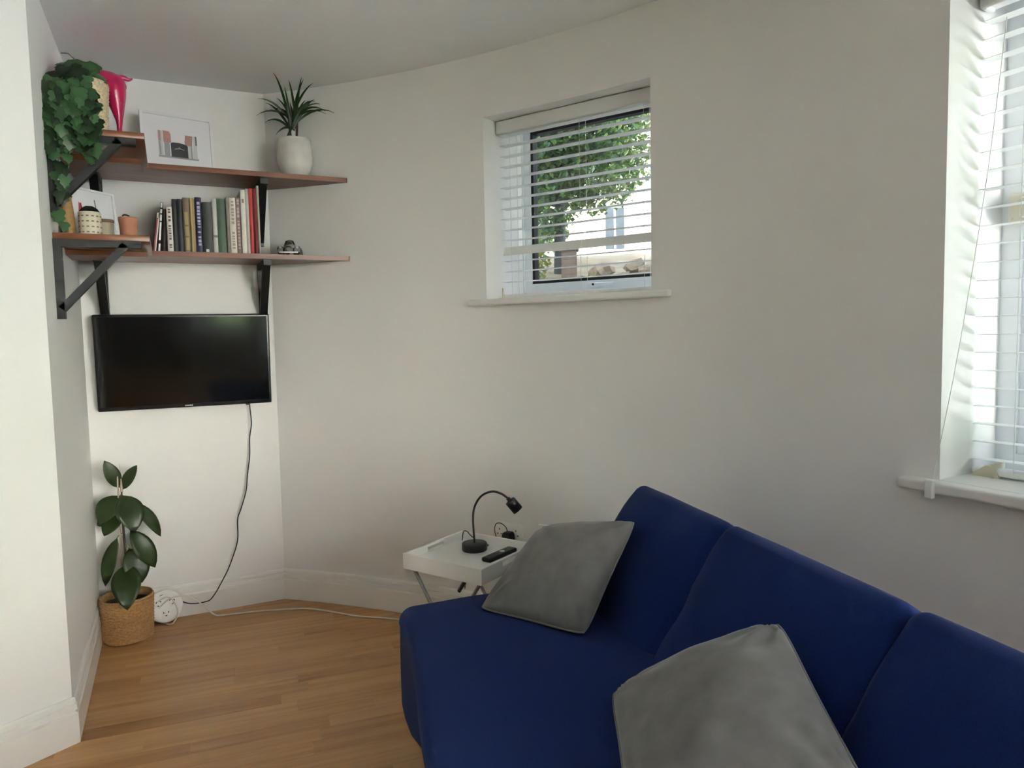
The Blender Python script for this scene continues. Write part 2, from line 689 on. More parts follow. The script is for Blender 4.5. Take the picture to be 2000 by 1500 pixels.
def make_window(idx, w, mullions=(), grow=(0, 0, 0)):
    loc, rz, hw0, h0 = win_frame(idx, w)
    hw, zb, h = hw0 + grow[0], -grow[1], h0 + grow[2]
    root = bpy.data.objects.new('window_%d' % idx, None)
    COL.objects.link(root)
    root.location = loc
    root.rotation_euler = (0, 0, rz)
    struct(root, ['small white casement window above the lamp', 'tall white window at the picture edge', 'low-silled window in the curved wall behind the viewer', 'added wide glazed opening behind the viewer to bring in daylight'][idx - 1])
    mb = MB()
    bar_frame(mb, -hw, hw, zb, h, 0.052, REV - 0.005, REV + 0.06)
    mb.build('window_frame', 'upvc', root)
    cells = []
    xs = [-hw + 0.052] + list(mullions) + [hw - 0.052]
    for i in range(len(xs) - 1):
        x0, x1 = xs[i], xs[i + 1]
        if i > 0:
            m2 = MB()
            m2.box((x0 - 0.03, REV - 0.003, zb + 0.052), (x0 + 0.03, REV + 0.06, h - 0.052))
            m2.build('mullion', 'upvc', root)
        e = 0.0 if i == 0 else 0.03
        f = 0.0 if i == len(xs) - 2 else 0.03
        s = MB()
        bar_frame(s, x0 + e, x1 - f, zb + 0.052, h - 0.052, 0.034, REV + 0.004, REV + 0.05)
        sash = s.build('sash', 'upvc', root)
        g = MB()
        bar_frame(g, x0 + e + 0.034, x1 - f - 0.034, zb + 0.086, h - 0.086, 0.012, REV + 0.012, REV + 0.046)
        g.build('gasket', 'gasket', sash)
        p = MB()
        p.box((x0 + e + 0.04, REV + 0.026, zb + 0.092), (x1 - f - 0.04, REV + 0.030, h - 0.092))
        p.build('pane', 'glass', sash)
    return root, hw0, h0


w1, hw1, h1 = make_window(1, WINS[0], grow=(0.046, 0.011, 0.081))
w2, hw2, h2 = make_window(2, WINS[1], mullions=(0.0,))
w3, hw3, h3 = make_window(3, WINS[2])
w4, hw4, h4 = make_window(4, WINS[3], mullions=(-0.35, 0.35))
# casement handle on window 1 and the cream latch on window 2
mb = MB()
mb.rbox((-0.03, REV - 0.016, 0.046), (0.035, REV - 0.002, 0.064), 0.004, 2, 1)
mb.rbox((0.0, REV - 0.034, 0.049), (0.095, REV - 0.020, 0.061), 0.004, 2, 1)
hd = mb.build('window_handle', 'upvc', w1)
mb = MB()
mb.tube([(0.0, REV - 0.036, 0.055), (0.0, REV - 0.03, 0.055)], 0.005, 10)
mb.build('lock_button', 'black', hd)
mb = MB()
mb.rbox((-hw2 + 0.030, REV - 0.040, 0.685), (-hw2 + 0.095, REV - 0.006, 0.770), 0.010, 3, 1)
lt = mb.build('window_latch', 'cream', w2)
mb = MB()
mb.rbox((-hw2 + 0.062, REV - 0.056, 0.700), (-hw2 + 0.120, REV - 0.040, 0.755), 0.007, 3, 1)
mb.tube([(-hw2 + 0.042, REV - 0.043, 0.702), (-hw2 + 0.042, REV - 0.038, 0.702)], 0.003, 8)
mb.build('latch_lever', 'cream', lt)


def sill(name, w, ends, front, th, label):
    loc, rz, hw, h = win_frame(0, w)
    o = bpy.data.objects.new(name, None)
    mb = MB()
    # board inside the opening plus the projecting nosing with horns
    mb.rbox((-ends, front, -th), (ends, 0.0, 0.002), 0.008, 3, 1)
    mb.box((-hw + 0.001, -0.002, -0.006), (hw - 0.001, REV - 0.004, 0.0018))
    ob = mb.build(name, 'trim')
    ob.location = loc
    ob.rotation_euler = (0, 0, rz)
    return struct(ob, label)


sill('trim_1', WINS[0], 0.446, -0.034, 0.024, 'narrow white sill of the small window')
sill('trim_2', WINS[1], 0.704, -0.050, 0.028, 'long white sill of the tall window')
sill('trim_3', WINS[2], 0.46, -0.034, 0.024, 'white sill behind the viewer')

PITCH = 0.0438


def slat_mesh(L, dep=0.042):
    mb = MB()
    rows = []
    for s in (0, 1):
        row = []
        for j in range(7):
            t = -1 + 2 * j / 6
            row.append((t * dep / 2, 0.0014 * (1 - t * t) + (0.0012 if s == 0 else 0.0)))
        rows.append(row)
    prof = rows[0] + rows[1][::-1]
    A = [(-L / 2, y, z) for y, z in prof]
    B = [(L / 2, y, z) for y, z in prof]
    n = len(prof)
    for i in range(n):
        j = (i + 1) % n
        mb.face([A[i], A[j], B[j], B[i]])
    mb.face(A[::-1])
    mb.face(B)
    return mb.mesh('slat', 'slat')


def make_blind(label, w, yb, gap, n, ztop, odd=None, tape_x=(), PITCH=0.0436):
    loc, rz, hw, h = win_frame(0, w)
    root = thing('venetian_blind', label, 'blind', loc, rz, 'white venetian blinds')
    L = 2 * (hw - gap)
    # pelmet with rounded ends in front of a head rail
    mb = MB()
    mb.rbox((-hw + 0.006, yb - 0.040, h - 0.056), (hw - 0.006, yb - 0.026, h - 0.002), 0.006, 3, 1)
    mb.rbox((-hw + 0.004, yb - 0.028, h - 0.056), (-hw + 0.018, yb + 0.02, h - 0.002), 0.006, 3, 1)
    mb.rbox((hw - 0.018, yb - 0.028, h - 0.056), (hw - 0.004, yb + 0.02, h - 0.002), 0.006, 3, 1)
    mb.build('pelmet', 'valance', root)
    mb = MB()
    mb.box((-L / 2 - 0.004, yb - 0.022, h - 0.046), (L / 2 + 0.004, yb + 0.026, h - 0.004))
    mb.build('head_rail', 'slat', root)
    sm = slat_mesh(L)
    zs = []
    for i in range(n):
        z = ztop - i * PITCH
        if z < 0.045:
            break
        T = Matrix.Translation((0, yb, z))
        if odd is not None and i == odd:
            T = T @ Matrix.Rotation(rad(62), 4, 'X')
        place(sm, 'slat', root, T)
        zs.append(z)
    mb = MB()
    mb.rbox((-L / 2, yb - 0.025, 0.006), (L / 2, yb + 0.025, 0.024), 0.006, 3, 1)
    mb.build('bottom_rail', 'slat', root)
    for x in tape_x:
        for yy in (-0.026, 0.026):
            mb = MB()
            mb.tube([(x, yb + yy, 0.02), (x, yb + yy, h - 0.02)], 0.0009, 6)
            mb.build('ladder_cord', 'cord', root)
    return root, L, zs


b1, L1, z1s = make_blind('white slatted blind in the small window framing the tree outside', WINS[0], 0.118, 0.012, 20, 0.686, odd=11, tape_x=(-0.30, 0.03, 0.30))
mb = MB()
mb.tube([(-L1 / 2 + 0.012, 0.085, 0.004), (-L1 / 2 + 0.012, 0.085, 0.05)], 0.004, 8)
mb.box((-L1 / 2 - 0.008, 0.078, 0.003), (-L1 / 2 + 0.03, 0.1, 0.010))
mb.build('hold_down_bracket', 'cream', b1)
b2, L2, z2s = make_blind('tall white slatted blind cut off by the picture edge', WINS[1], 0.160, 0.008, 30, 1.215, tape_x=(-0.50, 0.0, 0.50), PITCH=0.0487)
# hanging pull cord with its tension cleat on the sill edge
mb = MB()
mb.tube(bez([(-hw2 + 0.060, 0.150, 1.21), (-hw2 + 0.045, 0.105, 0.80), (-hw2 + 0.020, 0.04, 0.35), (-hw2 + 0.006, -0.040, 0.012)], 6), 0.0011, 6)
mb.build('pull_cord', 'cord', b2)
mb = MB()
mb.rbox((-hw2 - 0.004, -0.064, -0.040), (-hw2 + 0.018, -0.048, 0.010), 0.004, 2, 1)
mb.build('cord_cleat', 'slat', b2)
mb = MB()
mb.prism([(-L2 / 2 - 0.002, 0.130, 0.002), (-L2 / 2 + 0.075, 0.130, 0.002), (-L2 / 2 + 0.060, 0.130, 0.032), (-L2 / 2 + 0.040, 0.130, 0.034)], (0, 0.01, 0))
mb.box((-L2 / 2 + 0.055, 0.125, 0.002), (-L2 / 2 + 0.062, 0.185, 0.040))
mb.build('hold_down_bracket', 'cream', b2)

# ------------------------------------------------------------------ corner shelves
BT = 0.021
SB_Y0 = 2.80
S_FRONT = 3.259
S_X = -0.045


def bracket(parent, origin, out, along, arm, drop, low):
    """steel bracket: upright on the wall, arm under the board, diagonal strut. out = away from wall"""
    o, d, s = Vector(origin), Vector(out), Vector(along)
    up = Vector((0, 0, 1))
    hw, t = 0.0165, 0.024

    def bar(p, q, name, par, nrm):
        mb = MB()
        ax = (q - p).normalized()
        nn = (Vector(nrm) - ax * ax.dot(Vector(nrm))).normalized()
        mb.prism([p + s * hw, p - s * hw, p - s * hw + nn * t, p + s * hw + nn * t], q - p)
        return mb.build(name, 'black', par)
    root = bpy.data.objects.new('bracket', None)
    COL.objects.link(root)
    root.parent = parent
    bar(o, o - up * drop, 'upright', root, d)
    bar(o + d * t, o + d * arm, 'arm', root, -up)
    bar(o - up * low + d * 0.006, o + d * (arm * 0.78) - up * 0.004, 'strut', root, d * 0.6 - up * 0.4)
    for k in (0.25, 0.75):
        mb = MB()
        p = o - up * (drop * k) + d * t
        mb.tube([p, p + d * 0.002], 0.004, 8)
        mb.build('screw_head', 'silver', root)
    return root


def make_shelf(ztop, label):
    root = thing('corner_shelf', label, 'shelf', (0, 0, 0), 0, 'corner shelves on black brackets')
    zb = ztop - BT
    # board along the back wall; its end is cut to the curved wall
    pts = [Vector((XL + 0.002, YB - 0.002, zb)), Vector((XL + 0.002, S_FRONT, zb))]
    tip = Vector((0.757, S_FRONT, zb))
    pts.append(tip)
    na = 6
    at = math.degrees(math.atan2(S_FRONT - CY, 0.757 - CX))
    for i in range(na + 1):
        aa = at + (A0 - at) * i / na
        pts.append(cpt(aa, zb, RW - 0.003))
    pts[-1] = Vector((XC - 0.003, YB - 0.002, zb))
    mb = MB()
    mb.prism(pts, (0, 0, BT))
    mb.build('back_board', 'shelf', root)
    mb = MB()
    mb.rbox((SB_Y0, -S_X, zb), (S_FRONT - 0.001, -(XL + 0.002), ztop), 0.002, 1, 1, T=Matrix.Rotation(rad(90), 4, 'Z'))
    side = mb.build('side_board', 'shelf', root)
    mb = MB()
    mb.box((XL + 0.003, 3.105, zb - 0.020), (-0.062, 3.300, zb - 0.0003))
    mb.build('joining_batten', 'shelf', root)
    bracket(root, (XL, 2.815, zb), (1, 0, 0), (0, 1, 0), 0.262, 0.265, 0.225)
    bracket(root, (-0.245, YB, zb), (0, -1, 0), (1, 0, 0), 0.262, 0.265, 0.235)
    bracket(root, (0.402, YB, zb), (0, -1, 0), (1, 0, 0), 0.262, 0.265, 0.235)
    return root


ZU, ZL = 1.982, 1.632
make_shelf(ZU, 'upper reddish wooden corner shelf carrying the potted plants')
make_shelf(ZL, 'lower reddish wooden corner shelf carrying the books')

# ------------------------------------------------------------------ television
tv = thing('television', 'black flat television fixed to the alcove wall', 'television', (0.063, YB, 1.178))
tv.rotation_euler = (rad(4.1), 0, 0)
tw, th_, ty = 0.355, 0.208, -0.070
mb = MB()
mb.rbox((-tw, ty, -th_), (tw, ty + 0.032, th_), 0.006, 2, 1)
mb.rbox((-tw + 0.10, ty + 0.030, -th_ + 0.03), (tw - 0.10, ty + 0.048, 0.12), 0.008, 2, 1)
mb.build('housing', 'blackgloss', tv)
mb = MB()
mb.box((-tw + 0.011, ty - 0.0012, -th_ + 0.018), (tw - 0.011, ty + 0.002, th_ - 0.011))
mb.build('screen', 'screen', tv)
mb = MB()
for i in range(7):
    x = 0.0 - 0.016 + i * 0.0047
    mb.box((x, ty - 0.0012, -th_ + 0.006), (x + 0.0037, ty + 0.001, -th_ + 0.0115))
mb.build('maker_badge', 'silver', tv)
mb = MB()
mb.rbox((0.240, ty + 0.006, -th_ - 0.006), (0.256, ty + 0.018, -th_ + 0.001), 0.003, 2, 1)
mb.build('sensor', 'blackgloss', tv)
mb = MB()
mb.box((-0.10, -0.024, -0.10), (0.10, 0.0, 0.10))
mb.build('wall_mount', 'black', tv)
mb = MB()
cab = [(0.323, 3.512, 0.985), (0.322, 3.520, 0.95), (0.326, 3.524, 0.87), (0.315, 3.526, 0.80), (0.312, 3.527, 0.72),
       (0.297, 3.526, 0.62), (0.288, 3.526, 0.55), (0.262, 3.524, 0.47), (0.245, 3.524, 0.42), (0.240, 3.523, 0.32), (0.205, 3.520, 0.22), (0.172, 3.516, 0.155), (0.120, 3.510, 0.075),
       (0.085, 3.505, 0.060), (0.02, 3.505, 0.065), (-0.04, 3.505, 0.10), (-0.075, 3.505, 0.125), (-0.105, 3.50, 0.118), (-0.125, 3.505, 0.085)]
mb.tube(bez(cab, 6), 0.0026, 8)
tag(mb.build('power_cable', 'blackgloss'), 'thin black cable hanging down the wall from the television', 'cable')

# ------------------------------------------------------------------ books on the lower shelf
BOOKS = [
    # x0, x1, top z, lean (deg), cover, title colour, kind, label
    (-0.0445, -0.0335, 1.795, 8.0, (0.50, 0.10, 0.13), (0.70, 0.68, 0.62), 'band', 'slim pinkish red and white book leaning at the end of the row'),
    (-0.0265, -0.0178, 1.838, 5.5, (0.012, 0.012, 0.013), (0.80, 0.80, 0.78), 'bars', 'slim leaning black book with a white dashed spine'),
    (-0.0095, 0.0028, 1.811, 3.0, (0.020, 0.012, 0.013), None, '', 'leaning plain blackish book beside the white dashed spine'),
    (0.0125, 0.0335, 1.819, 0.0, (0.66, 0.60, 0.55), (0.10, 0.09, 0.09), 'letters', 'off-white paperback with dark lettering beside the fat black volumes'),
    (0.0345, 0.0515, 1.853, 0.0, (0.016, 0.020, 0.024), None, '', 'first of two fat black books, next to the off-white paperback'),
    (0.0525, 0.0745, 1.855, 0.0, (0.010, 0.012, 0.020), None, '', 'second of two fat black books, next to the brown-gold spine'),
    (0.0755, 0.0995, 1.861, 0.0, (0.17, 0.12, 0.075), (0.30, 0.25, 0.10), 'panels', 'brown book with an olive gold panelled spine'),
    (0.1010, 0.1205, 1.862, 0.0, (0.30, 0.22, 0.09), (0.46, 0.37, 0.16), 'stripe', 'mustard gold book with a pale gold stripe'),
    (0.1230, 0.1480, 1.867, 0.0, (0.020, 0.020, 0.065), (0.36, 0.37, 0.52), 'letters', 'navy book with lilac lettering down its spine'),
    (0.1490, 0.1880, 1.847, 0.0, (0.020, 0.023, 0.022), (0.60, 0.60, 0.58), 'foot', 'wide charcoal book with a small white mark at its foot'),
    (0.1890, 0.2070, 1.862, 0.0, (0.50, 0.50, 0.47), (0.16, 0.17, 0.16), 'ring', 'pale grey book beside the green one'),
    (0.2080, 0.2420, 1.867, 0.0, (0.055, 0.105, 0.065), None, '', 'wide dark green book'),
    (0.2440, 0.2565, 1.872, 0.0, (0.24, 0.21, 0.18), None, '', 'thin taupe book between the green and cream books'),
    (0.2580, 0.2825, 1.873, 0.0, (0.70, 0.64, 0.56), (0.34, 0.30, 0.28), 'letters', 'cream book with grey lettering'),
    (0.2830, 0.3025, 1.875, 0.0, (0.27, 0.18, 0.17), (0.50, 0.40, 0.38), 'letters', 'mauve brown book with pale lettering'),
    (0.3040, 0.3225, 1.908, 0.0, (0.74, 0.71, 0.64), (0.20, 0.20, 0.20), 'dot', 'tall white book with a small dark mark near the top'),
    (0.3230, 0.3370, 1.914, 0.0, (0.50, 0.48, 0.45), None, '', 'tall light grey book beside the red one'),
    (0.3380, 0.3555, 1.918, 0.0, (0.52, 0.055, 0.045), None, '', 'tall bright red book'),
    (0.3560, 0.3705, 1.916, 0.0, (0.17, 0.014, 0.016), None, '', 'tall dark crimson book'),
    (0.3710, 0.3805, 1.931, 0.0, (0.42, 0.40, 0.33), None, '', 'tallest thin stone-grey book at the bracket'),
]
for i, (x0, x1, zt, lean, col, tcol, kind, label) in enumerate(BOOKS):
    H = zt - ZL
    W = x1 - x0
    D = 0.15 if zt < 1.88 else 0.17
    cm = mat('book_cover_%d' % i, col, 0.5, noise_scale=60, noise_amt=0.08)
    mb = MB()
    t = 0.0016
    mb.box((0, 0, 0), (t, D, H))
    mb.box((W - t, 0, 0), (W, D, H))
    sp = []
    for j in range(6):
        u = j / 5
        sp.append((u * W, -0.003 * math.sin(math.pi * u), 0))
    mb.prism(sp + [(W, t, 0), (0, t, 0)], (0, 0, H))
    b = mb.build('book', cm)
    b.location = (x0, 3.312 + 0.004 * ((i * 7) % 3), ZL + 0.0005 + W * math.sin(rad(lean)))
    b.rotation_euler = (0, rad(lean), 0)
    tag(b, label, 'book', 'books on the lower shelf')
    mb = MB()
    mb.box((t, t, 0.003), (W - t, D - 0.003, H - 0.003))
    mb.build('pages', 'pages', b)
    if tcol:
        tm = mat('book_title_%d' % i, tcol, 0.5)
        mb = MB()
        yf = -0.0042
        if kind == 'bars':
            for (a0, a1) in ((0.02, 0.17), (0.24, 0.60), (0.63, 0.75), (0.78, 0.86), (0.89, 0.99)):
                mb.box((0.001, yf, a0 * H), (W - 0.001, 0.0, a1 * H))
        elif kind == 'band':
            mb.box((W * 0.55, yf, 0.0), (W, 0.0, H * 0.98))
            mb.box((0.0005, yf, H * 0.86), (W, 0.0, H * 0.985))
        elif kind == 'letters':
            rr = random.Random(i)
            z = 0.10
            while z < 0.93:
                l = rr.uniform(0.02, 0.05)
                if rr.random() < 0.8:
                    mb.box((W * 0.28, yf, z * H), (W * 0.72, 0.0, (z + l) * H))
                z += l + rr.uniform(0.012, 0.03)
        elif kind == 'panels':
            for (a0, a1) in ((0.05, 0.28), (0.31, 0.48), (0.51, 0.74)):
                mb.box((W * 0.22, yf, a0 * H), (W * 0.78, 0.0, a1 * H))
            mb.box((W * 0.25, yf, 0.005), (W * 0.75, 0.0, 0.03 * H))
        elif kind == 'stripe':
            mb.box((W * 0.22, yf, 0.0), (W * 0.50, 0.0, H))
        elif kind == 'foot':
            mb.box((W * 0.25, yf, 0.006), (W * 0.55, 0.0, 0.018))
        elif kind == 'ring':
            mb.box((0.0005, yf, 0.30 * H), (W - 0.0005, 0.0, 0.34 * H))
        elif kind == 'dot':
            mb.box((W * 0.25, yf, 0.80 * H), (W * 0.7, 0.0, 0.86 * H))
        mb.build('spine_title', tm, b)['kind'] = 'stuff'

# ------------------------------------------------------------------ framed prints


def print_frame(name, label, loc, rotz, tilt, W, H, bw):
    root = thing(name, label, 'picture', loc)
    root.rotation_euler = (rad(tilt), 0, rad(rotz))
    mb = MB()
    bar_frame(mb, -W / 2, W / 2, 0, H, bw, -0.008, 0.008)
    mb.build('frame', 'frame_white', root)
    mb = MB()
    mb.box((-W / 2 + bw, -0.001, bw), (W / 2 - bw, 0.006, H - bw))
    mb.build('mount', 'paper', root)
    return root


def print_shape(parent, name, mt, poly, y):
    mb = MB()
    mb.prism([(x, y, z) for x, z in poly], (0, 0.0005, 0))
    return mb.build(name, mt, parent)


fr = print_frame('framed_print', 'white framed print of brick gate pillars on the upper shelf', (0.076, 3.425, ZU + 0.003), 11.0, -6.0, 0.290, 0.252, 0.012)
q = 'print'
print_shape(fr, 'print_ground', 'p_grey', [(-0.080, 0.062), (0.080, 0.062), (0.080, 0.070), (-0.080, 0.070)], -0.0018)
print_shape(fr, 'print_pillar', 'p_pale', [(-0.078, 0.070), (-0.060, 0.070), (-0.060, 0.176), (-0.078, 0.176)], -0.0018)
print_shape(fr, 'print_pillar', 'p_grey', [(-0.076, 0.072), (-0.068, 0.072), (-0.070, 0.130), (-0.077, 0.130)], -0.0024)
print_shape(fr, 'print_pillar', 'p_brick', [(-0.077, 0.132), (-0.068, 0.132), (-0.068, 0.176), (-0.077, 0.176)], -0.0024)
print_shape(fr, 'print_pillar', 'p_grey', [(-0.056, 0.070), (-0.034, 0.070), (-0.034, 0.130), (-0.056, 0.130)], -0.0018)
print_shape(fr, 'print_pillar', 'p_brick', [(-0.058, 0.128), (-0.028, 0.128), (-0.028, 0.164), (-0.034, 0.176), (-0.058, 0.178)], -0.0020)
print_shape(fr, 'print_gate', 'p_dark', [(-0.030, 0.068), (0.038, 0.068), (0.038, 0.120), (0.030, 0.126), (0.004, 0.131), (-0.022, 0.130), (-0.030, 0.126)], -0.0024)
print_shape(fr, 'print_emblem', 'p_grey', [(-0.016, 0.100), (0.004, 0.104), (0.022, 0.100), (0.022, 0.103), (0.006, 0.108), (0.004, 0.116), (0.002, 0.108), (-0.016, 0.103)], -0.0030)
print_shape(fr, 'print_pillar', 'p_brick', [(0.026, 0.136), (0.030, 0.122), (0.056, 0.122), (0.060, 0.168), (0.030, 0.168)], -0.0018)
print_shape(fr, 'print_pillar', 'p_pale', [(0.040, 0.068), (0.048, 0.068), (0.048, 0.122), (0.040, 0.122)], -0.0026)
print_shape(fr, 'print_pillar', 'p_grey', [(0.049, 0.068), (0.056, 0.068), (0.056, 0.124), (0.049, 0.124)], -0.0026)
print_shape(fr, 'print_pillar', 'p_mid', [(0.070, 0.128), (0.076, 0.128), (0.076, 0.168), (0.070, 0.168)], -0.0026)
print_shape(fr, 'print_pillar', 'p_pale', [(0.058, 0.068), (0.076, 0.068), (0.076, 0.168), (0.062, 0.168)], -0.0020)

fl = print_frame('framed_print', 'white framed picture half hidden behind the patterned cup', (-0.2475, 3.205, ZL + 0.002), 47.0, -5.0, 0.236, 0.222, 0.008)
print_shape(fl, 'print_mark', 'p_red', [(-0.050, 0.120), (-0.030, 0.120), (-0.034, 0.150), (-0.044, 0.168)], -0.0018)
print_shape(fl, 'print_mark', 'p_mid', [(0.030, 0.105), (0.036, 0.105), (0.030, 0.185), (0.026, 0.185)], -0.0018)
print_shape(fl, 'print_mark', 'p_grey', [(-0.045, 0.060), (0.050, 0.060), (0.045, 0.085), (-0.040, 0.090)], -0.0018)

# ------------------------------------------------------------------ small things on the lower side shelf
# patterned cup with dark rim
cup = thing('ceramic_cup', 'cream cup printed with rows of small marks under the ivy', 'cup', (-0.238, 2.985, ZL))
mb = MB()
mb.lathe([(0.0, 0.0), (0.026, 0.0), (0.034, 0.004), (0.0365, 0.02), (0.0365, 0.098), (0.0345, 0.099), (0.0335, 0.09), (0.0335, 0.012), (0.0, 0.010)], 28)
mb.build('cup_body', 'creamcup', cup)
mb = MB()
for r in range(4):
    for k in range(14):
        a = 2 * math.pi * k / 14 + 0.1
        T = Matrix.Rotation(a, 4, 'Z') @ Matrix.Translation((0.0364, 0, 0.026 + r * 0.019))
        mb.box((0, -0.0042, -0.0022), (0.0006, 0.0042, 0.0022), T=T)
mb.build('printed_marks', 'cupmark', cup)
mb = MB()
mb.lathe([(0.0, 0.122), (0.014, 0.120), (0.026, 0.112), (0.0335, 0.100), (0.0335, 0.085), (0.0, 0.085)], 20, wob=lambda i, a: 0.0012 * math.sin(5 * a))
mb.build('dark_filling', 'soil', cup)
mb = MB()
mb.tube([(-0.020, 0.0, 0.10), (-0.026, 0.0, 0.132)], 0.0022, 6)
mb.build('red_stick', 'p_red', cup)

cup2 = thing('ceramic_cup', 'small plain cream cup tucked behind the terracotta pot', 'cup', (-0.196, 3.075, ZL))
mb = MB()
mb.lathe([(0.0, 0.0), (0.023, 0.0), (0.028, 0.004), (0.029, 0.02), (0.029, 0.086), (0.027, 0.087), (0.026, 0.08), (0.026, 0.012), (0.0, 0.010)], 24)
mb.build('cup_body', 'creamcup', cup2)
mb = MB()
mb.lathe([(0.0292, 0.076), (0.0300, 0.080), (0.0300, 0.0865), (0.0285, 0.0885), (0.0265, 0.087)], 24)
mb.build('dark_rim', 'cupmark', cup2)

tp = thing('terracotta_pot', 'small round terracotta pot on the lower side shelf', 'pot', (-0.115, 2.93, ZL))
mb = MB()
mb.lathe([(0.0, 0.0), (0.024, 0.0), (0.0265, 0.003), (0.0300, 0.060), (0.0312, 0.066), (0.0312, 0.078), (0.0285, 0.079), (0.0275, 0.066), (0.024, 0.01), (0.0, 0.008)], 26)
mb.build('pot_body', 'terracotta', tp)
mb = MB()
mb.lathe([(0.0, 0.074), (0.026, 0.072), (0.0275, 0.066), (0.0, 0.060)], 20)
mb.build('soil', 'soil', tp)
mb = MB()
mb.tube(bez([(-0.012, 0.0, 0.070), (-0.016, 0, 0.084), (-0.008, 0, 0.088), (0.006, 0, 0.084)], 4), [0.003] * 12 + [0.002], 6)
mb.build('dry_twig', 'stem', tp)

vs = thing('wooden_vase', 'amber brown wooden vase against the alcove side wall', 'vase', (-0.305, 2.97, ZL))
mb = MB()
mb.lathe([(0.0, 0.0), (0.018, 0.0), (0.022, 0.01), (0.0225, 0.06), (0.020, 0.11), (0.0165, 0.135), (0.0175, 0.150), (0.015, 0.150), (0.0145, 0.135), (0.0, 0.13)], 24)
mb.build('vase_body', 'amber', vs)
mb = MB()
mb.lathe([(0.0178, 0.146), (0.0188, 0.149), (0.0178, 0.152), (0.0150, 0.151)], 20)
mb.build('lip', 'stem', vs)

# pewter model car seen nose-on
car = thing('model_car', 'small pewter model car at the end of the lower shelf', 'ornament', (0.507, 3.345, ZL), rad(-14))
mb = MB()


def car_rows(stations, segs=10):
    rows = []
    for (y, w, zb, zt) in stations:
        row = []
        for j in range(segs + 1):
            a = math.pi * j / segs
            row.append((-w * math.cos(a) * (1.0 if True else 1), y, zb + (zt - zb) * (math.sin(a) ** 0.75)))
        rows.append(row)
    return rows


mb.grid(car_rows([(-0.052, 0.004, 0.016, 0.020), (-0.050, 0.020, 0.012, 0.036), (-0.036, 0.026, 0.010, 0.046), (-0.020, 0.030, 0.010, 0.050), (-0.010, 0.031, 0.010, 0.060),
                  (0.004, 0.031, 0.010, 0.076), (0.020, 0.031, 0.010, 0.078), (0.040, 0.029, 0.010, 0.066), (0.058, 0.024, 0.012, 0.046), (0.066, 0.008, 0.018, 0.026)]), True)
mb.build('car_body', 'carbody', car)
for sx in (-1, 1):
    for yy in (-0.036, 0.040):
        mb = MB()
        rows = []
        for i in range(8):
            a = math.pi * i / 7
            y0 = yy - 0.021 * math.cos(a)
            z0 = 0.014 + 0.030 * math.sin(a)
            rows.append([(sx * 0.024, y0, z0 * 0.9), (sx * 0.036, y0, z0), (sx * 0.046, y0, z0 * 0.96), (sx * 0.050, y0, z0 * 0.8)])
        mb.grid(rows, True)
        mb.build('fender', 'carbody', car)
        mb = MB()
        mb.tube([(sx * 0.030, yy, 0.0155), (sx * 0.046, yy, 0.0155)], 0.0152, 16)
        wh = mb.build('wheel', 'blackgloss', car)
        mb = MB()
        mb.tube([(sx * 0.046, yy, 0.0155), (sx * 0.0475, yy, 0.0155)], 0.008, 12)
        mb.build('hub_cap', 'carbody', wh)
    mb = MB()
    mb.lathe([(0.0, 0.004), (0.004, 0.003), (0.006, 0.0), (0.006, -0.006)], 12, (sx * 0.036, -0.056, 0.036), T=Matrix.Rotation(rad(90), 4, 'X'))
    mb.build('headlamp', 'silver', car)
mb = MB()
mb.box((-0.040, -0.062, 0.010), (0.040, -0.058, 0.016))
mb.build('bumper', 'silver', car)
mb = MB()
mb.face([(-0.022, -0.0105, 0.052), (0.022, -0.0105, 0.052), (0.017, 0.001, 0.071), (-0.017, 0.001, 0.071)])
mb.build('windscreen', 'screen', car)


# ------------------------------------------------------------------ leaves
def leaf_pts(base, tip, width, nrm, droop=0.12, fold=0.10, n=7, m=4, prof=None):
    """grid rows of a leaf between base and tip; nrm = upper face direction"""
    b, t = Vector(base), Vector(tip)
    ax = t - b
    L = ax.length
    ax.normalize()
    N = Vector(nrm)
    N = (N - ax * N.dot(ax)).normalized()
    S = ax.cross(N).normalized()
    rows = []
    for i in range(n + 1):
        u = i / n
        w = (prof(u) if prof else math.sin(math.pi * (u ** 0.92)) ** 0.72) * width / 2
        if i in (0, n):
            w = width * 0.012
        c = b + ax * (L * u) + N * (L * droop * 4 * u * (1 - u))
        rows.append([c + S * (w * s) + N * (fold * w * abs(s)) for s in [(-1 + 2 * j / m) for j in range(m + 1)]])
    return rows


# ------------------------------------------------------------------ dracaena in the marbled pot
dr = thing('potted_dracaena', 'spiky dracaena in a white marbled pot on the upper shelf', 'plant', (0.545, 3.345, ZU))
mb = MB()
mb.lathe([(0.0, 0.0), (0.046, 0.0), (0.050, 0.012), (0.066, 0.030), (0.077, 0.060), (0.0785, 0.085), (0.076, 0.115), (0.0725, 0.150), (0.0725, 0.168), (0.0695, 0.169), (0.0685, 0.150), (0.06, 0.14), (0.0, 0.138)], 32)
mb.build('pot_body', 'marble', dr)
mb = MB()
mb.lathe([(0.0, 0.152), (0.05, 0.150), (0.068, 0.146), (0.0, 0.138)], 20)
mb.build('soil', 'soil', dr)
for dx, sw in ((-0.010, -0.004), (0.006, 0.006)):
    mb = MB()
    mb.tube(bez([(dx * 0.4, 0, 0.145), (dx + sw, 0, 0.185), (dx * 1.5 + sw, -0.005, 0.255)], 5), 0.0052, 8)
    mb.build('stem', 'stem', dr)
rnd = random.Random(5)
CR = Vector((0.0, -0.005, 0.240))
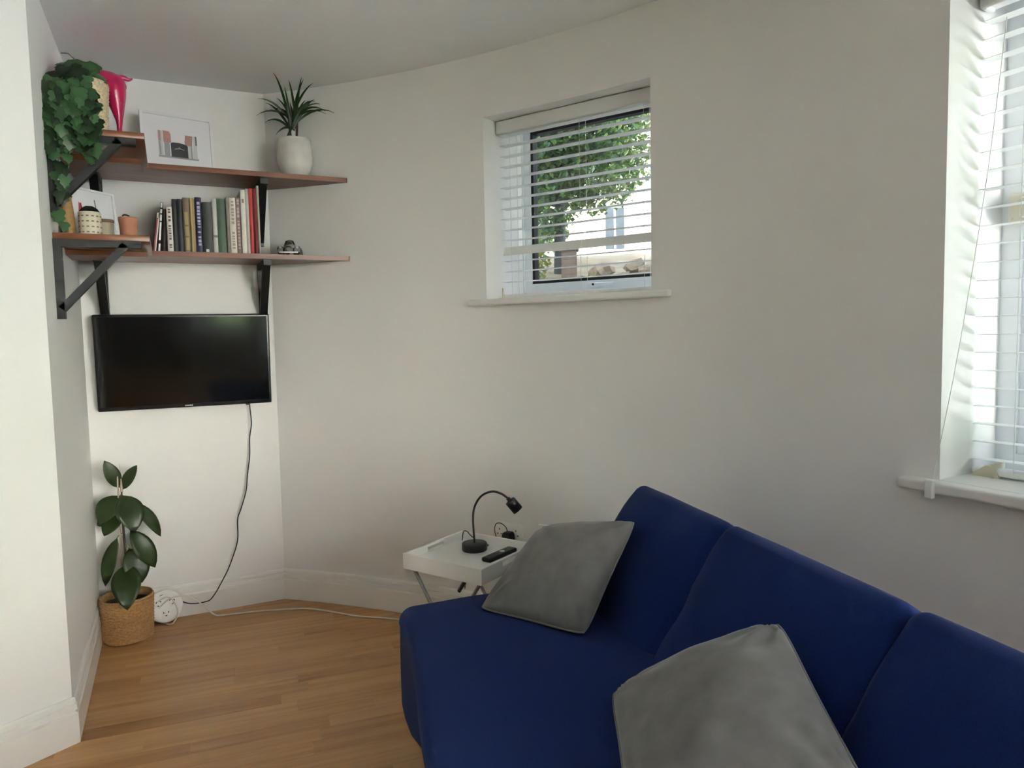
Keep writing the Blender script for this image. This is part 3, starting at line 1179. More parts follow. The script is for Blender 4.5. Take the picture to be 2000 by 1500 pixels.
# explicit tips (x, y, z offsets from the pot) taken from the plant's outline, then a filler crown
tips = [(-0.098, -0.15, 0.400), (-0.150, -0.03, 0.322), (-0.155, 0.01, 0.262), (-0.130, -0.06, 0.215), (-0.088, -0.07, 0.165),
        (-0.055, -0.04, 0.110), (-0.045, -0.08, 0.375), (-0.030, -0.11, 0.392), (0.020, -0.14, 0.402), (0.032, -0.12, 0.400), (0.075, -0.10, 0.395),
        (0.090, -0.05, 0.335), (0.118, -0.02, 0.335), (0.130, -0.07, 0.290), (0.172, -0.06, 0.290), (0.060, -0.06, 0.330),
        (0.100, 0.02, 0.365), (0.125, -0.10, 0.270), (-0.06, 0.05, 0.36), (0.03, 0.06, 0.37), (-0.11, 0.04, 0.33)]
for k in range(16):
    a = rnd.uniform(0, 2 * math.pi)
    e = rnd.uniform(0.5, 1.3)
    L = rnd.uniform(0.07, 0.13)
    tips.append((L * math.cos(e) * math.cos(a), L * math.cos(e) * math.sin(a) * 0.7, 0.235 + L * math.sin(e)))
for (x, y, z) in tips:
    b0 = CR + Vector((rnd.uniform(-0.012, 0.012), rnd.uniform(-0.01, 0.01), rnd.uniform(-0.03, 0.03)))
    t0 = Vector((x, y, z))
    ax = t0 - b0
    S = ax.cross(Vector((0, 1, 0.2))).normalized()
    N = S.cross(ax).normalized()
    mb = MB()
    bowz = 0.030 * math.sqrt(x * x + y * y) / 0.15
    rows = []
    n = 7
    for i in range(n + 1):
        u = i / n
        w = 0.0044 * (1 - u ** 2.2) * (0.7 + 0.6 * min(1, u * 4)) + 0.0002
        c = b0 + ax * u + Vector((0, 0, bowz * 4 * u * (1 - u)))
        side = ax.cross(Vector((0, 0.9, 0.35))).normalized()
        rows.append([c - side * w, c + Vector((0, 0.0015, -0.0010)), c + side * w])
    mb.grid(rows, True)
    mb.build('leaf', 'leaf_drac', dr)

# ------------------------------------------------------------------ rubber plant in the basket
rp = thing('rubber_plant', 'rubber plant with big dark leaves in a tan basket on the floor', 'plant', (-0.222, 3.400, 0.0))
mb = MB()
mb.lathe([(0.0, 0.0), (0.086, 0.0), (0.092, 0.004), (0.095, 0.05), (0.099, 0.12), (0.102, 0.180), (0.1005, 0.186), (0.0985, 0.182), (0.096, 0.15), (0.0, 0.145)], 36,
         wob=lambda i, a: 0.0012 * math.sin(26 * a + i * math.pi))
mb.build('basket', 'seagrass', rp)
for k in range(26):
    z = 0.005 + k * 0.0068
    mb = MB()
    rr = 0.0945 + 0.0085 * (z / 0.18)
    pts = [((rr + 0.0012 * math.sin(18 * a + k * math.pi)) * math.cos(a), (rr + 0.0012 * math.sin(18 * a + k * math.pi)) * math.sin(a), z) for a in [2 * math.pi * j / 72 for j in range(73)]]
    mb.tube(pts, 0.0038, 6, caps=False)
    mb.build('weave_band', 'seagrass', rp)
mb = MB()
mb.lathe([(0.0, 0.158), (0.06, 0.156), (0.097, 0.150), (0.0, 0.145)], 24)
mb.build('soil', 'soil', rp)
mb = MB()
mb.tube(bez([(-0.004, 0.0, 0.15), (0.006, 0.004, 0.30), (0.004, 0.002, 0.46), (0.002, 0, 0.56), (0.006, 0, 0.632)], 6), [0.0062 - 0.003 * i / 24 for i in range(25)], 8)
mb.build('stem', 'stem', rp)
mb = MB()
mb.tube([(-0.014, -0.008, 0.15), (-0.006, -0.008, 0.70)], 0.0032, 8)
mb.build('stake', 'stake', rp)
mb = MB()
mb.tube(bez([(0.006, 0, 0.632), (0.006, -0.003, 0.68), (0.003, -0.003, 0.755)], 4), [0.0055 - 0.0052 * i / 8 for i in range(9)], 8)
mb.build('leaf_bud', 'stake', rp)
RL = [  # base, tip (plant-local), width, face normal, droop
    ((-0.003, 0, 0.650), (-0.050, -0.02, 0.772), 0.060, (0.35, -1, 0.1), 0.05),
    ((0.010, 0, 0.640), (0.068, 0.005, 0.738), 0.052, (-0.5, -0.9, 0.2), 0.04),
    ((0.008, 0, 0.615), (0.052, -0.07, 0.470), 0.112, (0.25, -0.9, 0.5), 0.10),
    ((0.040, 0.01, 0.580), (0.144, 0.0, 0.418), 0.062, (0.5, -0.8, 0.5), 0.10),
    ((0.000, 0, 0.615), (-0.078, -0.05, 0.515), 0.100, (-0.35, -0.85, 0.5), 0.12),
    ((-0.010, 0.0, 0.545), (-0.095, 0.03, 0.492), 0.062, (-0.2, -0.8, 0.5), 0.10),
    ((-0.004, 0.0, 0.535), (-0.065, -0.05, 0.462), 0.072, (-0.2, -0.8, 0.6), 0.10),
    ((0.030, -0.005, 0.462), (0.116, -0.01, 0.288), 0.082, (0.35, -0.95, 0.3), 0.10),
    ((-0.022, 0.01, 0.432), (-0.075, -0.01, 0.238), 0.062, (-0.4, -0.9, 0.2), 0.07),
    ((0.020, -0.005, 0.385), (0.064, -0.03, 0.236), 0.105, (0.3, -0.95, 0.25), 0.08),
    ((0.008, -0.012, 0.318), (0.010, -0.145, 0.165), 0.112, (0.0, -0.75, 0.65), 0.14)]
for (bs, tp_, wd, nn, dp) in RL:
    mb = MB()
    rows = leaf_pts(bs, tp_, wd, nn, dp, 0.16, 9, 6)
    mb.grid(rows, True)
    ob = mb.build('leaf', 'leaf_rubber', rp)
    md = ob.modifiers.new('thick', 'SOLIDIFY')
    md.thickness = 0.0012
    mb = MB()
    st = Vector((0.004, 0.002, bs[2] + 0.02 if bs[2] < 0.6 else bs[2] - 0.01))
    mb.tube(bez([st, (Vector(bs) + st) / 2 + Vector((0, 0, 0.008)), Vector(bs)], 4), 0.0019, 6)
    mb.build('leaf_stalk', 'vine', rp)

# ------------------------------------------------------------------ trailing ivy in the wicker basket
iv = thing('trailing_ivy', 'trailing ivy spilling from a pale wicker basket on the upper shelf', 'plant', (-0.232, 2.945, ZU))
mb = MB()
prof = [(0.0, 0.0), (0.064, 0.0)]
for k in range(13):
    prof += [(0.0665 + 0.0010 * k, 0.004 + k * 0.014), (0.0700 + 0.0010 * k, 0.011 + k * 0.014)]
prof += [(0.0800, 0.192), (0.0770, 0.192), (0.0740, 0.17), (0.0, 0.165)]
mb.lathe(prof, 60, wob=lambda i, a: (0.0022 * math.sin(20 * a + (i // 2) * math.pi)) if 1 < i < 28 else 0)
mb.build('wicker_basket', 'wicker', iv)
mb = MB()
mb.lathe([(0.0, 0.180), (0.05, 0.178), (0.074, 0.172), (0.0, 0.165)], 20)
mb.build('soil', 'soil', iv)
# one ivy leaf shape, heart with lobes
sh = [(0, 0), (0.22, -0.10), (0.46, 0.06), (0.50, 0.28), (0.34, 0.42), (0.40, 0.62), (0.20, 0.74), (0.0, 1.0)]
mb = MB()
R_ = [Vector((x, y, -0.10 * abs(x) - 0.16 * y * y)) for x, y in sh]
Lf = [Vector((-p.x, p.y, p.z)) for p in R_]
mid = [Vector((0, y, 0.02 - 0.15 * y * y)) for y in (0.0, 0.06, 0.15, 0.30, 0.42, 0.58, 0.75, 1.0)]
for i in range(len(R_) - 1):
    mb.face([mid[i], R_[i], R_[i + 1], mid[i + 1]], True)
    mb.face([mid[i + 1], Lf[i + 1], Lf[i], mid[i]], True)
ivy_leaf = mb.mesh('leaf', 'leaf_ivy', merge=1e-5)
rnd = random.Random(3)
nleaf = 0


def add_ivy_leaf(p, size, outward):
    global nleaf
    if p[0] > (0.045 if p[2] > 0.12 else 0.055):
        return
    o = Vector(outward)
    dwn = Vector((rnd.uniform(-0.35, 0.35), rnd.uniform(-0.35, 0.2), -1)).normalized()
    z = (o + Vector((rnd.uniform(-0.5, 0.5), rnd.uniform(-0.5, 0.5), rnd.uniform(-0.1, 0.7)))).normalized()
    y = (dwn - z * dwn.dot(z)).normalized()
    x = y.cross(z).normalized()
    Mx = Matrix(((x.x, y.x, z.x, p[0]), (x.y, y.y, z.y, p[1]), (x.z, y.z, z.z, p[2]), (0, 0, 0, 1)))
    place(ivy_leaf, 'leaf', iv, Mx @ Matrix.Scale(size, 4))
    nleaf += 1


# crown of leaves over and in front of the basket
for k in range(60):
    a = rnd.uniform(0, 2 * math.pi)
    r = 0.105 * math.sqrt(rnd.random())
    p = Vector((max(-0.094, r * math.cos(a)), r * math.sin(a), 0.255 - 0.055 * (r / 0.105) ** 2 + rnd.uniform(-0.025, 0.01)))
    add_ivy_leaf(p, rnd.uniform(0.042, 0.062), (0.5 * math.cos(a), math.sin(a) - 0.8, 0.55))
for k in range(120):
    a = rnd.uniform(math.pi * 0.80, math.pi * 1.98)
    z = rnd.uniform(0.03, 0.235)
    if z > 0.2:
        r = rnd.uniform(0.0, 0.075)
        a = rnd.uniform(0, 2 * math.pi)
    else:
        r = rnd.uniform(0.078, 0.108)
    if math.cos(a) > 0.55 and z < 0.17 and rnd.random() < 0.75:
        continue
    p = Vector((r * math.cos(a), r * math.sin(a), z))
    if p.x < -0.094:
        p.x = -0.094
    add_ivy_leaf(p, rnd.uniform(0.038, 0.060), (0.6 * math.cos(a), math.sin(a) - 0.35, 0.35))
for k in range(46):
    add_ivy_leaf(Vector((rnd.uniform(-0.090, 0.052), rnd.uniform(-0.180, -0.150), rnd.uniform(-0.075, 0.10))), rnd.uniform(0.036, 0.056), (rnd.uniform(-0.3, 0.4), -1, 0.25))
# vines hanging over the end of the side shelf
VINES = [
    [(-0.075, -0.060, 0.18), (-0.080, -0.150, 0.12), (-0.078, -0.166, 0.00), (-0.070, -0.168, -0.10), (-0.066, -0.165, -0.21), (-0.070, -0.160, -0.325)],
    [(-0.050, -0.075, 0.18), (-0.052, -0.155, 0.13), (-0.050, -0.170, 0.02), (-0.035, -0.170, -0.08), (-0.045, -0.170, -0.16), (-0.062, -0.168, -0.24)],
    [(-0.020, -0.080, 0.18), (-0.015, -0.160, 0.12), (-0.010, -0.172, 0.02), (0.000, -0.172, -0.05), (0.012, -0.170, -0.085)],
    [(0.006, -0.080, 0.18), (0.010, -0.160, 0.11), (0.018, -0.175, 0.02), (0.026, -0.172, -0.045), (0.030, -0.170, -0.095)],
    [(-0.085, -0.040, 0.18), (-0.092, -0.140, 0.14), (-0.090, -0.160, 0.03), (-0.088, -0.160, -0.06)],
    [(0.020, -0.078, 0.18), (0.024, -0.150, 0.10), (0.028, -0.165, 0.03), (0.030, -0.160, -0.03)]]
for vi, vp in enumerate(VINES):
    pts = bez(vp, 6)
    mb = MB()
    mb.tube(pts, 0.0016, 6)
    mb.build('vine', 'vine', iv)
    acc = 0.0
    for i in range(1, len(pts)):
        acc += (pts[i] - pts[i - 1]).length
        low = pts[i].z < -0.02
        if acc > (0.032 if low else 0.016):
            acc = 0
            p = pts[i] + Vector((rnd.uniform(-0.016, 0.016), rnd.uniform(-0.012, 0.004), rnd.uniform(-0.008, 0.008)))
            p.x = max(p.x, -0.092)
            add_ivy_leaf(p, rnd.uniform(0.038, 0.058) * (0.9 if low else 1.0), (rnd.uniform(-0.3, 0.5), -1, 0.2))
# one upright runner above the basket
mb = MB()
mb.tube(bez([(-0.01, -0.02, 0.18), (0.0, -0.03, 0.235), (-0.035, -0.04, 0.272)], 5), 0.0018, 6)
mb.build('vine', 'vine', iv)
for p in ((0.0, -0.03, 0.238), (-0.015, -0.035, 0.255), (-0.038, -0.04, 0.272)):
    add_ivy_leaf(p, 0.030, (-0.2, -0.6, 0.9))

# ------------------------------------------------------------------ pink animal figurine behind the ivy
pk = thing('animal_figurine', 'glossy pink animal figurine on the upper shelf behind the ivy', 'ornament', (-0.150, 3.155, ZU))
mb = MB()
T = Matrix.Identity(4)
body = [((-0.150, 0, 0.285), 0.008), ((-0.140, 0, 0.283), 0.030), ((-0.105, 0, 0.276), 0.044), ((-0.070, 0, 0.268), 0.044), ((-0.030, 0, 0.262), 0.045),
        ((0.000, 0, 0.258), 0.046), ((0.026, 0, 0.254), 0.040), ((0.042, 0, 0.256), 0.022), ((0.048, 0, 0.258), 0.004)]
rows = []
for (c, r) in body:
    rows.append([(c[0], c[1] + r * 0.82 * math.cos(a), c[2] + r * 1.05 * math.sin(a)) for a in [2 * math.pi * j / 18 for j in range(18)]])
mb.grid(rows, True, close=True)
mb.build('torso', 'pink', pk)
for sy in (-1, 1):
    mb = MB()
    mb.tube(bez([(0.004, sy * 0.010, 0.262), (0.008, sy * 0.014, 0.215), (0.014, sy * 0.018, 0.160), (0.016, sy * 0.020, 0.105), (0.012, sy * 0.022, 0.001)], 5),
            [0.040, 0.041, 0.041, 0.040, 0.038, 0.036, 0.033, 0.030, 0.026, 0.023, 0.020, 0.017, 0.014, 0.012, 0.010, 0.008, 0.007, 0.006, 0.006, 0.006, 0.007], 14)
    mb.build('hind_leg', 'pink', pk)
    mb = MB()
    mb.tube(bez([(-0.118, sy * 0.012, 0.262), (-0.120, sy * 0.018, 0.170), (-0.118, sy * 0.020, 0.080), (-0.116, sy * 0.020, 0.001)], 5),
            [0.026 - 0.021 * (i / 15) ** 0.8 for i in range(16)], 12)
    mb.build('front_leg', 'pink', pk)
mb = MB()
mb.tube(bez([(0.018, 0, 0.284), (0.040, 0, 0.290), (0.056, 0, 0.285), (0.070, 0, 0.291)], 5), [0.014 - 0.012 * i / 15 for i in range(16)], 10)
mb.build('tail', 'pink', pk)
mb = MB()
mb.tube(bez([(-0.120, 0, 0.285), (-0.140, -0.035, 0.278), (-0.145, -0.060, 0.240), (-0.146, -0.075, 0.200)], 5), [0.028 - 0.012 * i / 15 for i in range(16)], 12)
mb.build('neck_and_head', 'pink', pk)

# ------------------------------------------------------------------ sockets and cables


def wall_socket(ang, z, label, cat='socket', w=0.086):
    loc = cpt(ang, z)
    root = thing('wall_socket', label, cat, loc, rad(ang) - math.pi / 2, 'white wall sockets behind the sofa')
    mb = MB()
    mb.rbox((-w, -0.010, -0.043), (w - 0.0, 0.0, 0.043) if w > 0.05 else (w, 0.0, 0.043), 0.004, 3, 1)
    mb.build('faceplate', 'trim', root)
    for x in (-0.04, 0.04):
        mb = MB()
        mb.rbox((x - 0.007, -0.0135, 0.022), (x + 0.007, -0.009, 0.036), 0.002, 2, 1)
        mb.build('rocker_switch', 'trim', root)
        mb = MB()
        mb.box((x - 0.002, -0.0102, 0.006), (x + 0.002, -0.0095, 0.014))
        mb.box((x - 0.013, -0.0102, -0.012), (x - 0.006, -0.0095, -0.008))
        mb.box((x + 0.006, -0.0102, -0.012), (x + 0.013, -0.0095, -0.008))
        mb.build('pin_slots', 'gasket', root)
    return root


wall_socket(33.35, 0.437, 'white double socket behind the tray table with a black plug', w=0.073)
wall_socket(30.35, 0.447, 'white double socket mostly hidden by the grey cushion', w=0.073)
pg = thing('charger_plug', 'black plug in the wall socket behind the lamp', 'plug', cpt(33.15, 0.424), rad(33.15) - math.pi / 2)
mb = MB()
mb.rbox((-0.026, -0.050, -0.028), (0.026, -0.0105, 0.022), 0.008, 3, 1, deform=lambda p: (p.x * (1 - 0.45 * sstep(0.0, 0.03, p.z)), p.y, p.z))
mb.build('plug_body', 'blackgloss', pg)
mb = MB()
mb.tube(bez([(0.0, -0.035, 0.018), (-0.004, -0.038, 0.040), (-0.022, -0.045, 0.058), (-0.044, -0.050, 0.056), (-0.052, -0.052, 0.030), (-0.038, -0.06, -0.01), (-0.03, -0.07, -0.07)], 6), 0.0018, 6)
mb.build('plug_lead', 'blackgloss', pg)

# round white socket block lying at the skirting beside the plant
pb = thing('extension_block', 'round white socket block propped against the skirting by the plant', 'socket block', (-0.078, 3.503, 0.072))
pb.rotation_euler = (rad(72), 0, rad(6))
mb = MB()
mb.lathe([(0.0, -0.020), (0.066, -0.020), (0.072, -0.014), (0.072, 0.010), (0.068, 0.016), (0.058, 0.018), (0.0, 0.018)], 36)
mb.build('block_body', 'trim', pb)
for k in range(3):
    a = 2 * math.pi * k / 3 - math.pi / 2
    T = Matrix.Rotation(a, 4, 'Z') @ Matrix.Translation((0.034, 0, 0.018))
    mb = MB()
    mb.rbox((-0.018, -0.018, 0.0), (0.018, 0.018, 0.0022), 0.001, 1, 1, T=T)
    so = mb.build('outlet', 'trim', pb)
    mb = MB()
    for (x, y, w, h) in ((0.008, 0, 0.0018, 0.004), (-0.006, -0.010, 0.0035, 0.0018), (-0.006, 0.010, 0.0035, 0.0018)):
        mb.box((x - w, y - h, 0.0020), (x + w, y + h, 0.0026), T=T)
    mb.build('pin_slots', 'gasket', so)

mb = MB()
c1 = [(-0.095, 3.470, 0.085), (-0.060, 3.468, 0.112), (-0.030, 3.472, 0.118), (0.020, 3.480, 0.108), (0.075, 3.470, 0.060), (0.120, 3.462, 0.010), (0.160, 3.447, 0.0035), (0.30, 3.42, 0.0035),
      (0.44, 3.375, 0.0035), (0.52, 3.338, 0.0035), (0.60, 3.26, 0.0035), (0.70, 3.145, 0.0035), (0.80, 3.06, 0.0035), (0.90, 2.97, 0.0035), (1.05, 2.80, 0.0035), (1.12, 2.60, 0.0035)]
mb.tube(bez(c1, 8), 0.0034, 8)
tag(mb.build('extension_lead', 'white_cable'), 'white cord running across the floor towards the sofa', 'cord')
mb = MB()
c2 = [(-0.105, 3.462, 0.110), (-0.075, 3.458, 0.126), (-0.052, 3.458, 0.118), (-0.035, 3.456, 0.085), (-0.028, 3.452, 0.050), (-0.040, 3.445, 0.020), (-0.060, 3.44, 0.006), (-0.10, 3.50, 0.004)]
mb.tube(bez(c2, 8), 0.0030, 8)
tag(mb.build('extension_lead', 'white_cable'), 'short white lead looping round the socket block', 'cord')

# ------------------------------------------------------------------ tray table
TZ = 0.500
tcor = [Vector((0.699, 2.398)), Vector((0.873, 2.101)), Vector((1.172, 2.252)), Vector((0.998, 2.549))]
tc_ = sum(tcor, Vector((0, 0))) / 4
ex = (tcor[1] - tcor[0]).normalized()
tw2 = (tcor[1] - tcor[0]).length / 2
td2 = (tcor[3] - tcor[0]).length / 2
tb = thing('tray_table', 'small white folding tray table behind the sofa end', 'table', (tc_.x, tc_.y, 0), math.atan2(ex.y, ex.x))
RH = 0.054
mb = MB()
mb.box((-tw2 + 0.008, -td2 + 0.008, TZ - 0.034), (tw2 - 0.008, td2 - 0.008, TZ - 0.026))
mb.build('tray_base', 'tablewhite', tb)
for s in (-1, 1):
    mb = MB()      # plain sides
    y0, y1 = (s * td2, s * (td2 - 0.010)) if s < 0 else (td2 - 0.010, td2)
    mb.box((-tw2, y0, TZ - RH), (tw2, y1, TZ))
    mb.build('tray_side', 'tablewhite', tb)
for s in (-1, 1):
    mb = MB()      # sides with hand holes
    x0, x1 = (-tw2, -tw2 + 0.010) if s < 0 else (tw2 - 0.010, tw2)
    ya, yb_ = -td2 + 0.010, td2 - 0.010
    hy, hz0, hz1 = 0.045, TZ - 0.023, TZ - 0.008
    mb.box((x0, ya, TZ - RH), (x1, yb_, hz0))
    mb.box((x0, ya, hz1), (x1, yb_, TZ))
    mb.box((x0, ya, hz0), (x1, -hy, hz1))
    mb.box((x0, hy, hz0), (x1, yb_, hz1))
    mb.build('handle_side', 'tablewhite', tb)
zt0 = TZ - RH - 0.004
for s in (-1, 1):
    yy = s * (td2 - 0.03)
    for k in (-1, 1):
        mb = MB()
        mb.tube([(k * (tw2 - 0.03), yy + 0.006 * k, zt0), (-k * (tw2 - 0.03), yy + 0.006 * k, 0.008)], 0.0065, 10)
        mb.build('leg', 'leggrey', tb)
for k in (-1, 1):
    mb = MB()
    mb.tube([(k * (tw2 - 0.03), -td2 + 0.03, zt0 + 0.001), (k * (tw2 - 0.03), td2 - 0.03, zt0 + 0.001)], 0.0065, 10)
    mb.build('top_rail', 'leggrey', tb)
    mb = MB()
    mb.tube([(k * (tw2 - 0.03), -td2 + 0.03, 0.008), (k * (tw2 - 0.03), td2 - 0.03, 0.008)], 0.0065, 10)
    mb.build('foot_rail', 'leggrey', tb)

# ------------------------------------------------------------------ gooseneck lamp
FZ = TZ - 0.026
lp = thing('desk_lamp', 'black gooseneck desk lamp on the tray table', 'lamp', (0.974, 2.380, FZ))
ox, oy, oz = 0.9949, 2.4409, FZ
mb = MB()
mb.lathe([(0.0, 0.0), (0.044, 0.0), (0.0465, 0.002), (0.0465, 0.024), (0.045, 0.027), (0.0, 0.028)], 36)
mb.build('base', 'black', lp)
neck = [(0.0, 0, 0.026), (0.0, 0.0, 0.036), (-0.001, 0.005, 0.114), (0.008, 0.006, 0.162), (0.033, 0.0, 0.198), (0.068, -0.016, 0.213), (0.099, -0.031, 0.204), (0.123, -0.044, 0.184)]
mb = MB()
pts = bez(neck, 10)
mb.tube(pts, 0.0042, 10)
nk = mb.build('gooseneck', 'black', lp)
mb = MB()
h0 = Vector((0.119, -0.042, 0.188))
dv = Vector((0.58, -0.30, -0.80)).normalized()
Th = dv.to_track_quat('Z', 'Y').to_matrix().to_4x4()
mb.lathe([(0.0, 0.0), (0.007, 0.0), (0.008, 0.004), (0.008, 0.010), (0.019, 0.012), (0.0205, 0.015), (0.0205, 0.060), (0.0185, 0.060), (0.0175, 0.045), (0.0, 0.042)], 24, h0, T=Th)
mb.build('lamp_head', 'black', lp)
mb = MB()
mb.lathe([(0.0, 0.046), (0.014, 0.046), (0.0165, 0.044)], 16, h0, T=Th)
mb.build('bulb', 'tablewhite', lp)
mb = MB()
cord = [(0.046, 0.008, 0.004), (0.060, 0.012, 0.005), (0.060, 0.028, 0.006), (0.040, 0.055, 0.010), (0.020, 0.085, 0.030)]
mb.tube(bez(cord + [(0.012, 0.100, 0.042), (0.006, 0.128, 0.030), (0.004, 0.140, -0.06), (0.0, 0.10, -0.14), (-0.05, -0.02, -0.13), (-0.075, -0.075, -0.075)], 6), 0.0020, 6)
mb.build('lamp_cord', 'blackgloss', lp)
mb = MB()
sw0 = Vector((-0.085, -0.120, -0.060))
sw1 = Vector((-0.110, -0.113, -0.100))
ax = (sw1 - sw0).normalized()
Ts = Matrix.Translation((sw0 + sw1) / 2) @ ax.to_track_quat('Z', 'Y').to_matrix().to_4x4()
mb.rbox((-0.009, -0.006, -0.026), (0.009, 0.006, 0.026), 0.004, 3, 1, T=Ts)
mb.build('inline_switch', 'blackgloss', lp)

# ------------------------------------------------------------------ remote control
ra = Vector((0.958, 2.222))
rb = Vector((1.096, 2.295))
rd = (rb - ra)
rc = thing('remote_control', 'black remote control lying on the tray table', 'remote', ((ra.x + rb.x) / 2 - 0.005, (ra.y + rb.y) / 2 + 0.005, FZ), math.atan2(rd.y, rd.x))
mb = MB()
mb.rbox((-0.080, -0.021, 0.0), (0.080, 0.021, 0.016), 0.007, 3, 2)
mb.build('remote_body', 'blackgloss', rc)
mb = MB()
mb.lathe([(0.0, 0.002), (0.008, 0.0015), (0.010, 0.0)], 18, (0.015, 0.0, 0.0158))
mb.build('navigation_button', 'silver', rc)
for r in range(5):
    for k in (-1, 0, 1):
        mb = MB()
        mb.rbox((-0.066 + r * 0.013 - 0.003, k * 0.011 - 0.003, 0.0152), (-0.066 + r * 0.013 + 0.003, k * 0.011 + 0.003, 0.0172), 0.001, 1, 1)
        mb.build('button', 'p_mid', rc)

# ------------------------------------------------------------------ sofa
SL = 1.74
sf = thing('sofa', 'long navy blue fabric sofa with three back cushions', 'sofa', (0.608, 2.061, 0), rad(-10))


def seat_def(p):
    v, y, z = p
    u = -y
    f = max(0.0, (0.445 - z) / 0.34)
    if v < 0.25:
        k = 1 - sstep(0.05, 0.25, v)
        v += k * (0.10 * f * sstep(0.08, 0.60, u) - 0.055 * sstep(0.15, 0.85, u) * (1 - f))
    # gentle crown and a few soft undulations
    if z > 0.40:
        z += 0.010 * math.sin(math.pi * min(1, max(0, v / 0.62))) + 0.004 * noise.noise(Vector((v * 4, u * 3, 1.3)))
    else:
        v += 0.006 * noise.noise(Vector((u * 7, z * 3, 0.2)))
    return (v, y, z)


mb = MB()
mb.rbox((-0.022, -SL, 0.105), (0.66, 0.015, 0.445), 0.045, 4, 22, deform=seat_def)
mb.build('seat', 'navy', sf, merge=1e-5)
# rear frame under the back cushions
mb = MB()
mb.rbox((0.56, -SL, 0.105), (0.86, -0.01, 0.42), 0.03, 3, 6)
mb.build('base_frame', 'navy', sf, merge=1e-5)
d = Vector((0.24, 0, 0.35)).normalized()       # up the back
nb = Vector((d.z, 0, -d.x))                    # away from the sitter
Hc = 0.445
cushs = [(0.020, 0.555), (0.545, 1.135), (1.128, 1.735)]
for i, (u0, u1) in enumerate(cushs):
    wc = u1 - u0
    T = Matrix(((d.x, 0, nb.x, 0.490 + nb.x * 0.095), (0, -1, 0, -(u0 + u1) / 2), (d.z, 0, nb.z, 0.430 + nb.z * 0.095), (0, 0, 0, 1)))

    def cdef(p, wc=wc, i=i):
        x, y, z = p
        sx = max(-1, min(1, (x - Hc / 2) / (Hc / 2)))
        sy = max(-1, min(1, y / (wc / 2)))
        g = (1 - sx ** 4) * (1 - sy ** 4)
        z2 = z * (0.62 + 0.50 * g)
        z2 += 0.010 * noise.noise(Vector((x * 5, y * 5, 3.1 * i))) + 0.006 * noise.noise(Vector((x * 14, y * 7, 5.7 * i)))
        # the top edge sags between its corners, corners stay proud
        if sx > 0.4:
            x -= 0.012 * (1 - sy * sy) * 0.0 + 0.003 * (abs(sy) ** 6) * sstep(0.4, 1.0, sx)
        y *= 1 - 0.02 * (1 - sx * sx) * 0 - 0.012 * sstep(0.6, 1, sx) * (1 if i < 2 else 0.6)
        return (x, y, z2)
    mb = MB()
    mb.rbox((0.0, -wc / 2, -0.085), (Hc, wc / 2, 0.085), 0.032, 4, 12, deform=cdef, T=T)
    mb.build('back_cushion', 'navy', sf, merge=1e-5)
# back panel holding the cushions
Tb = Matrix(((d.x, 0, nb.x, 0.490 + nb.x * 0.215), (0, -1, 0, -SL / 2), (d.z, 0, nb.z, 0.430 + nb.z * 0.215), (0, 0, 0, 1)))
mb = MB()
mb.rbox((0.05, -SL / 2 + 0.02, -0.035), (0.40, SL / 2 - 0.03, 0.035), 0.03, 3, 4, T=Tb)
mb.build('back_frame', 'navy', sf, merge=1e-5)
for (x, y) in ((0.14, -0.10), (0.14, -SL + 0.10), (0.78, -0.10), (0.78, -SL + 0.10)):
    mb = MB()
    mb.lathe([(0.0, 0.0), (0.016, 0.0), (0.022, 0.115), (0.0, 0.115)], 14, (x, y, 0.0))
    mb.build('leg', 'black', sf)


# ------------------------------------------------------------------ grey cushions
def S2W(u, v, z):
    c, s = math.cos(rad(10)), math.sin(rad(10))
    return Vector((0.608 - s * u + c * v, 2.061 - c * u - s * v, z))


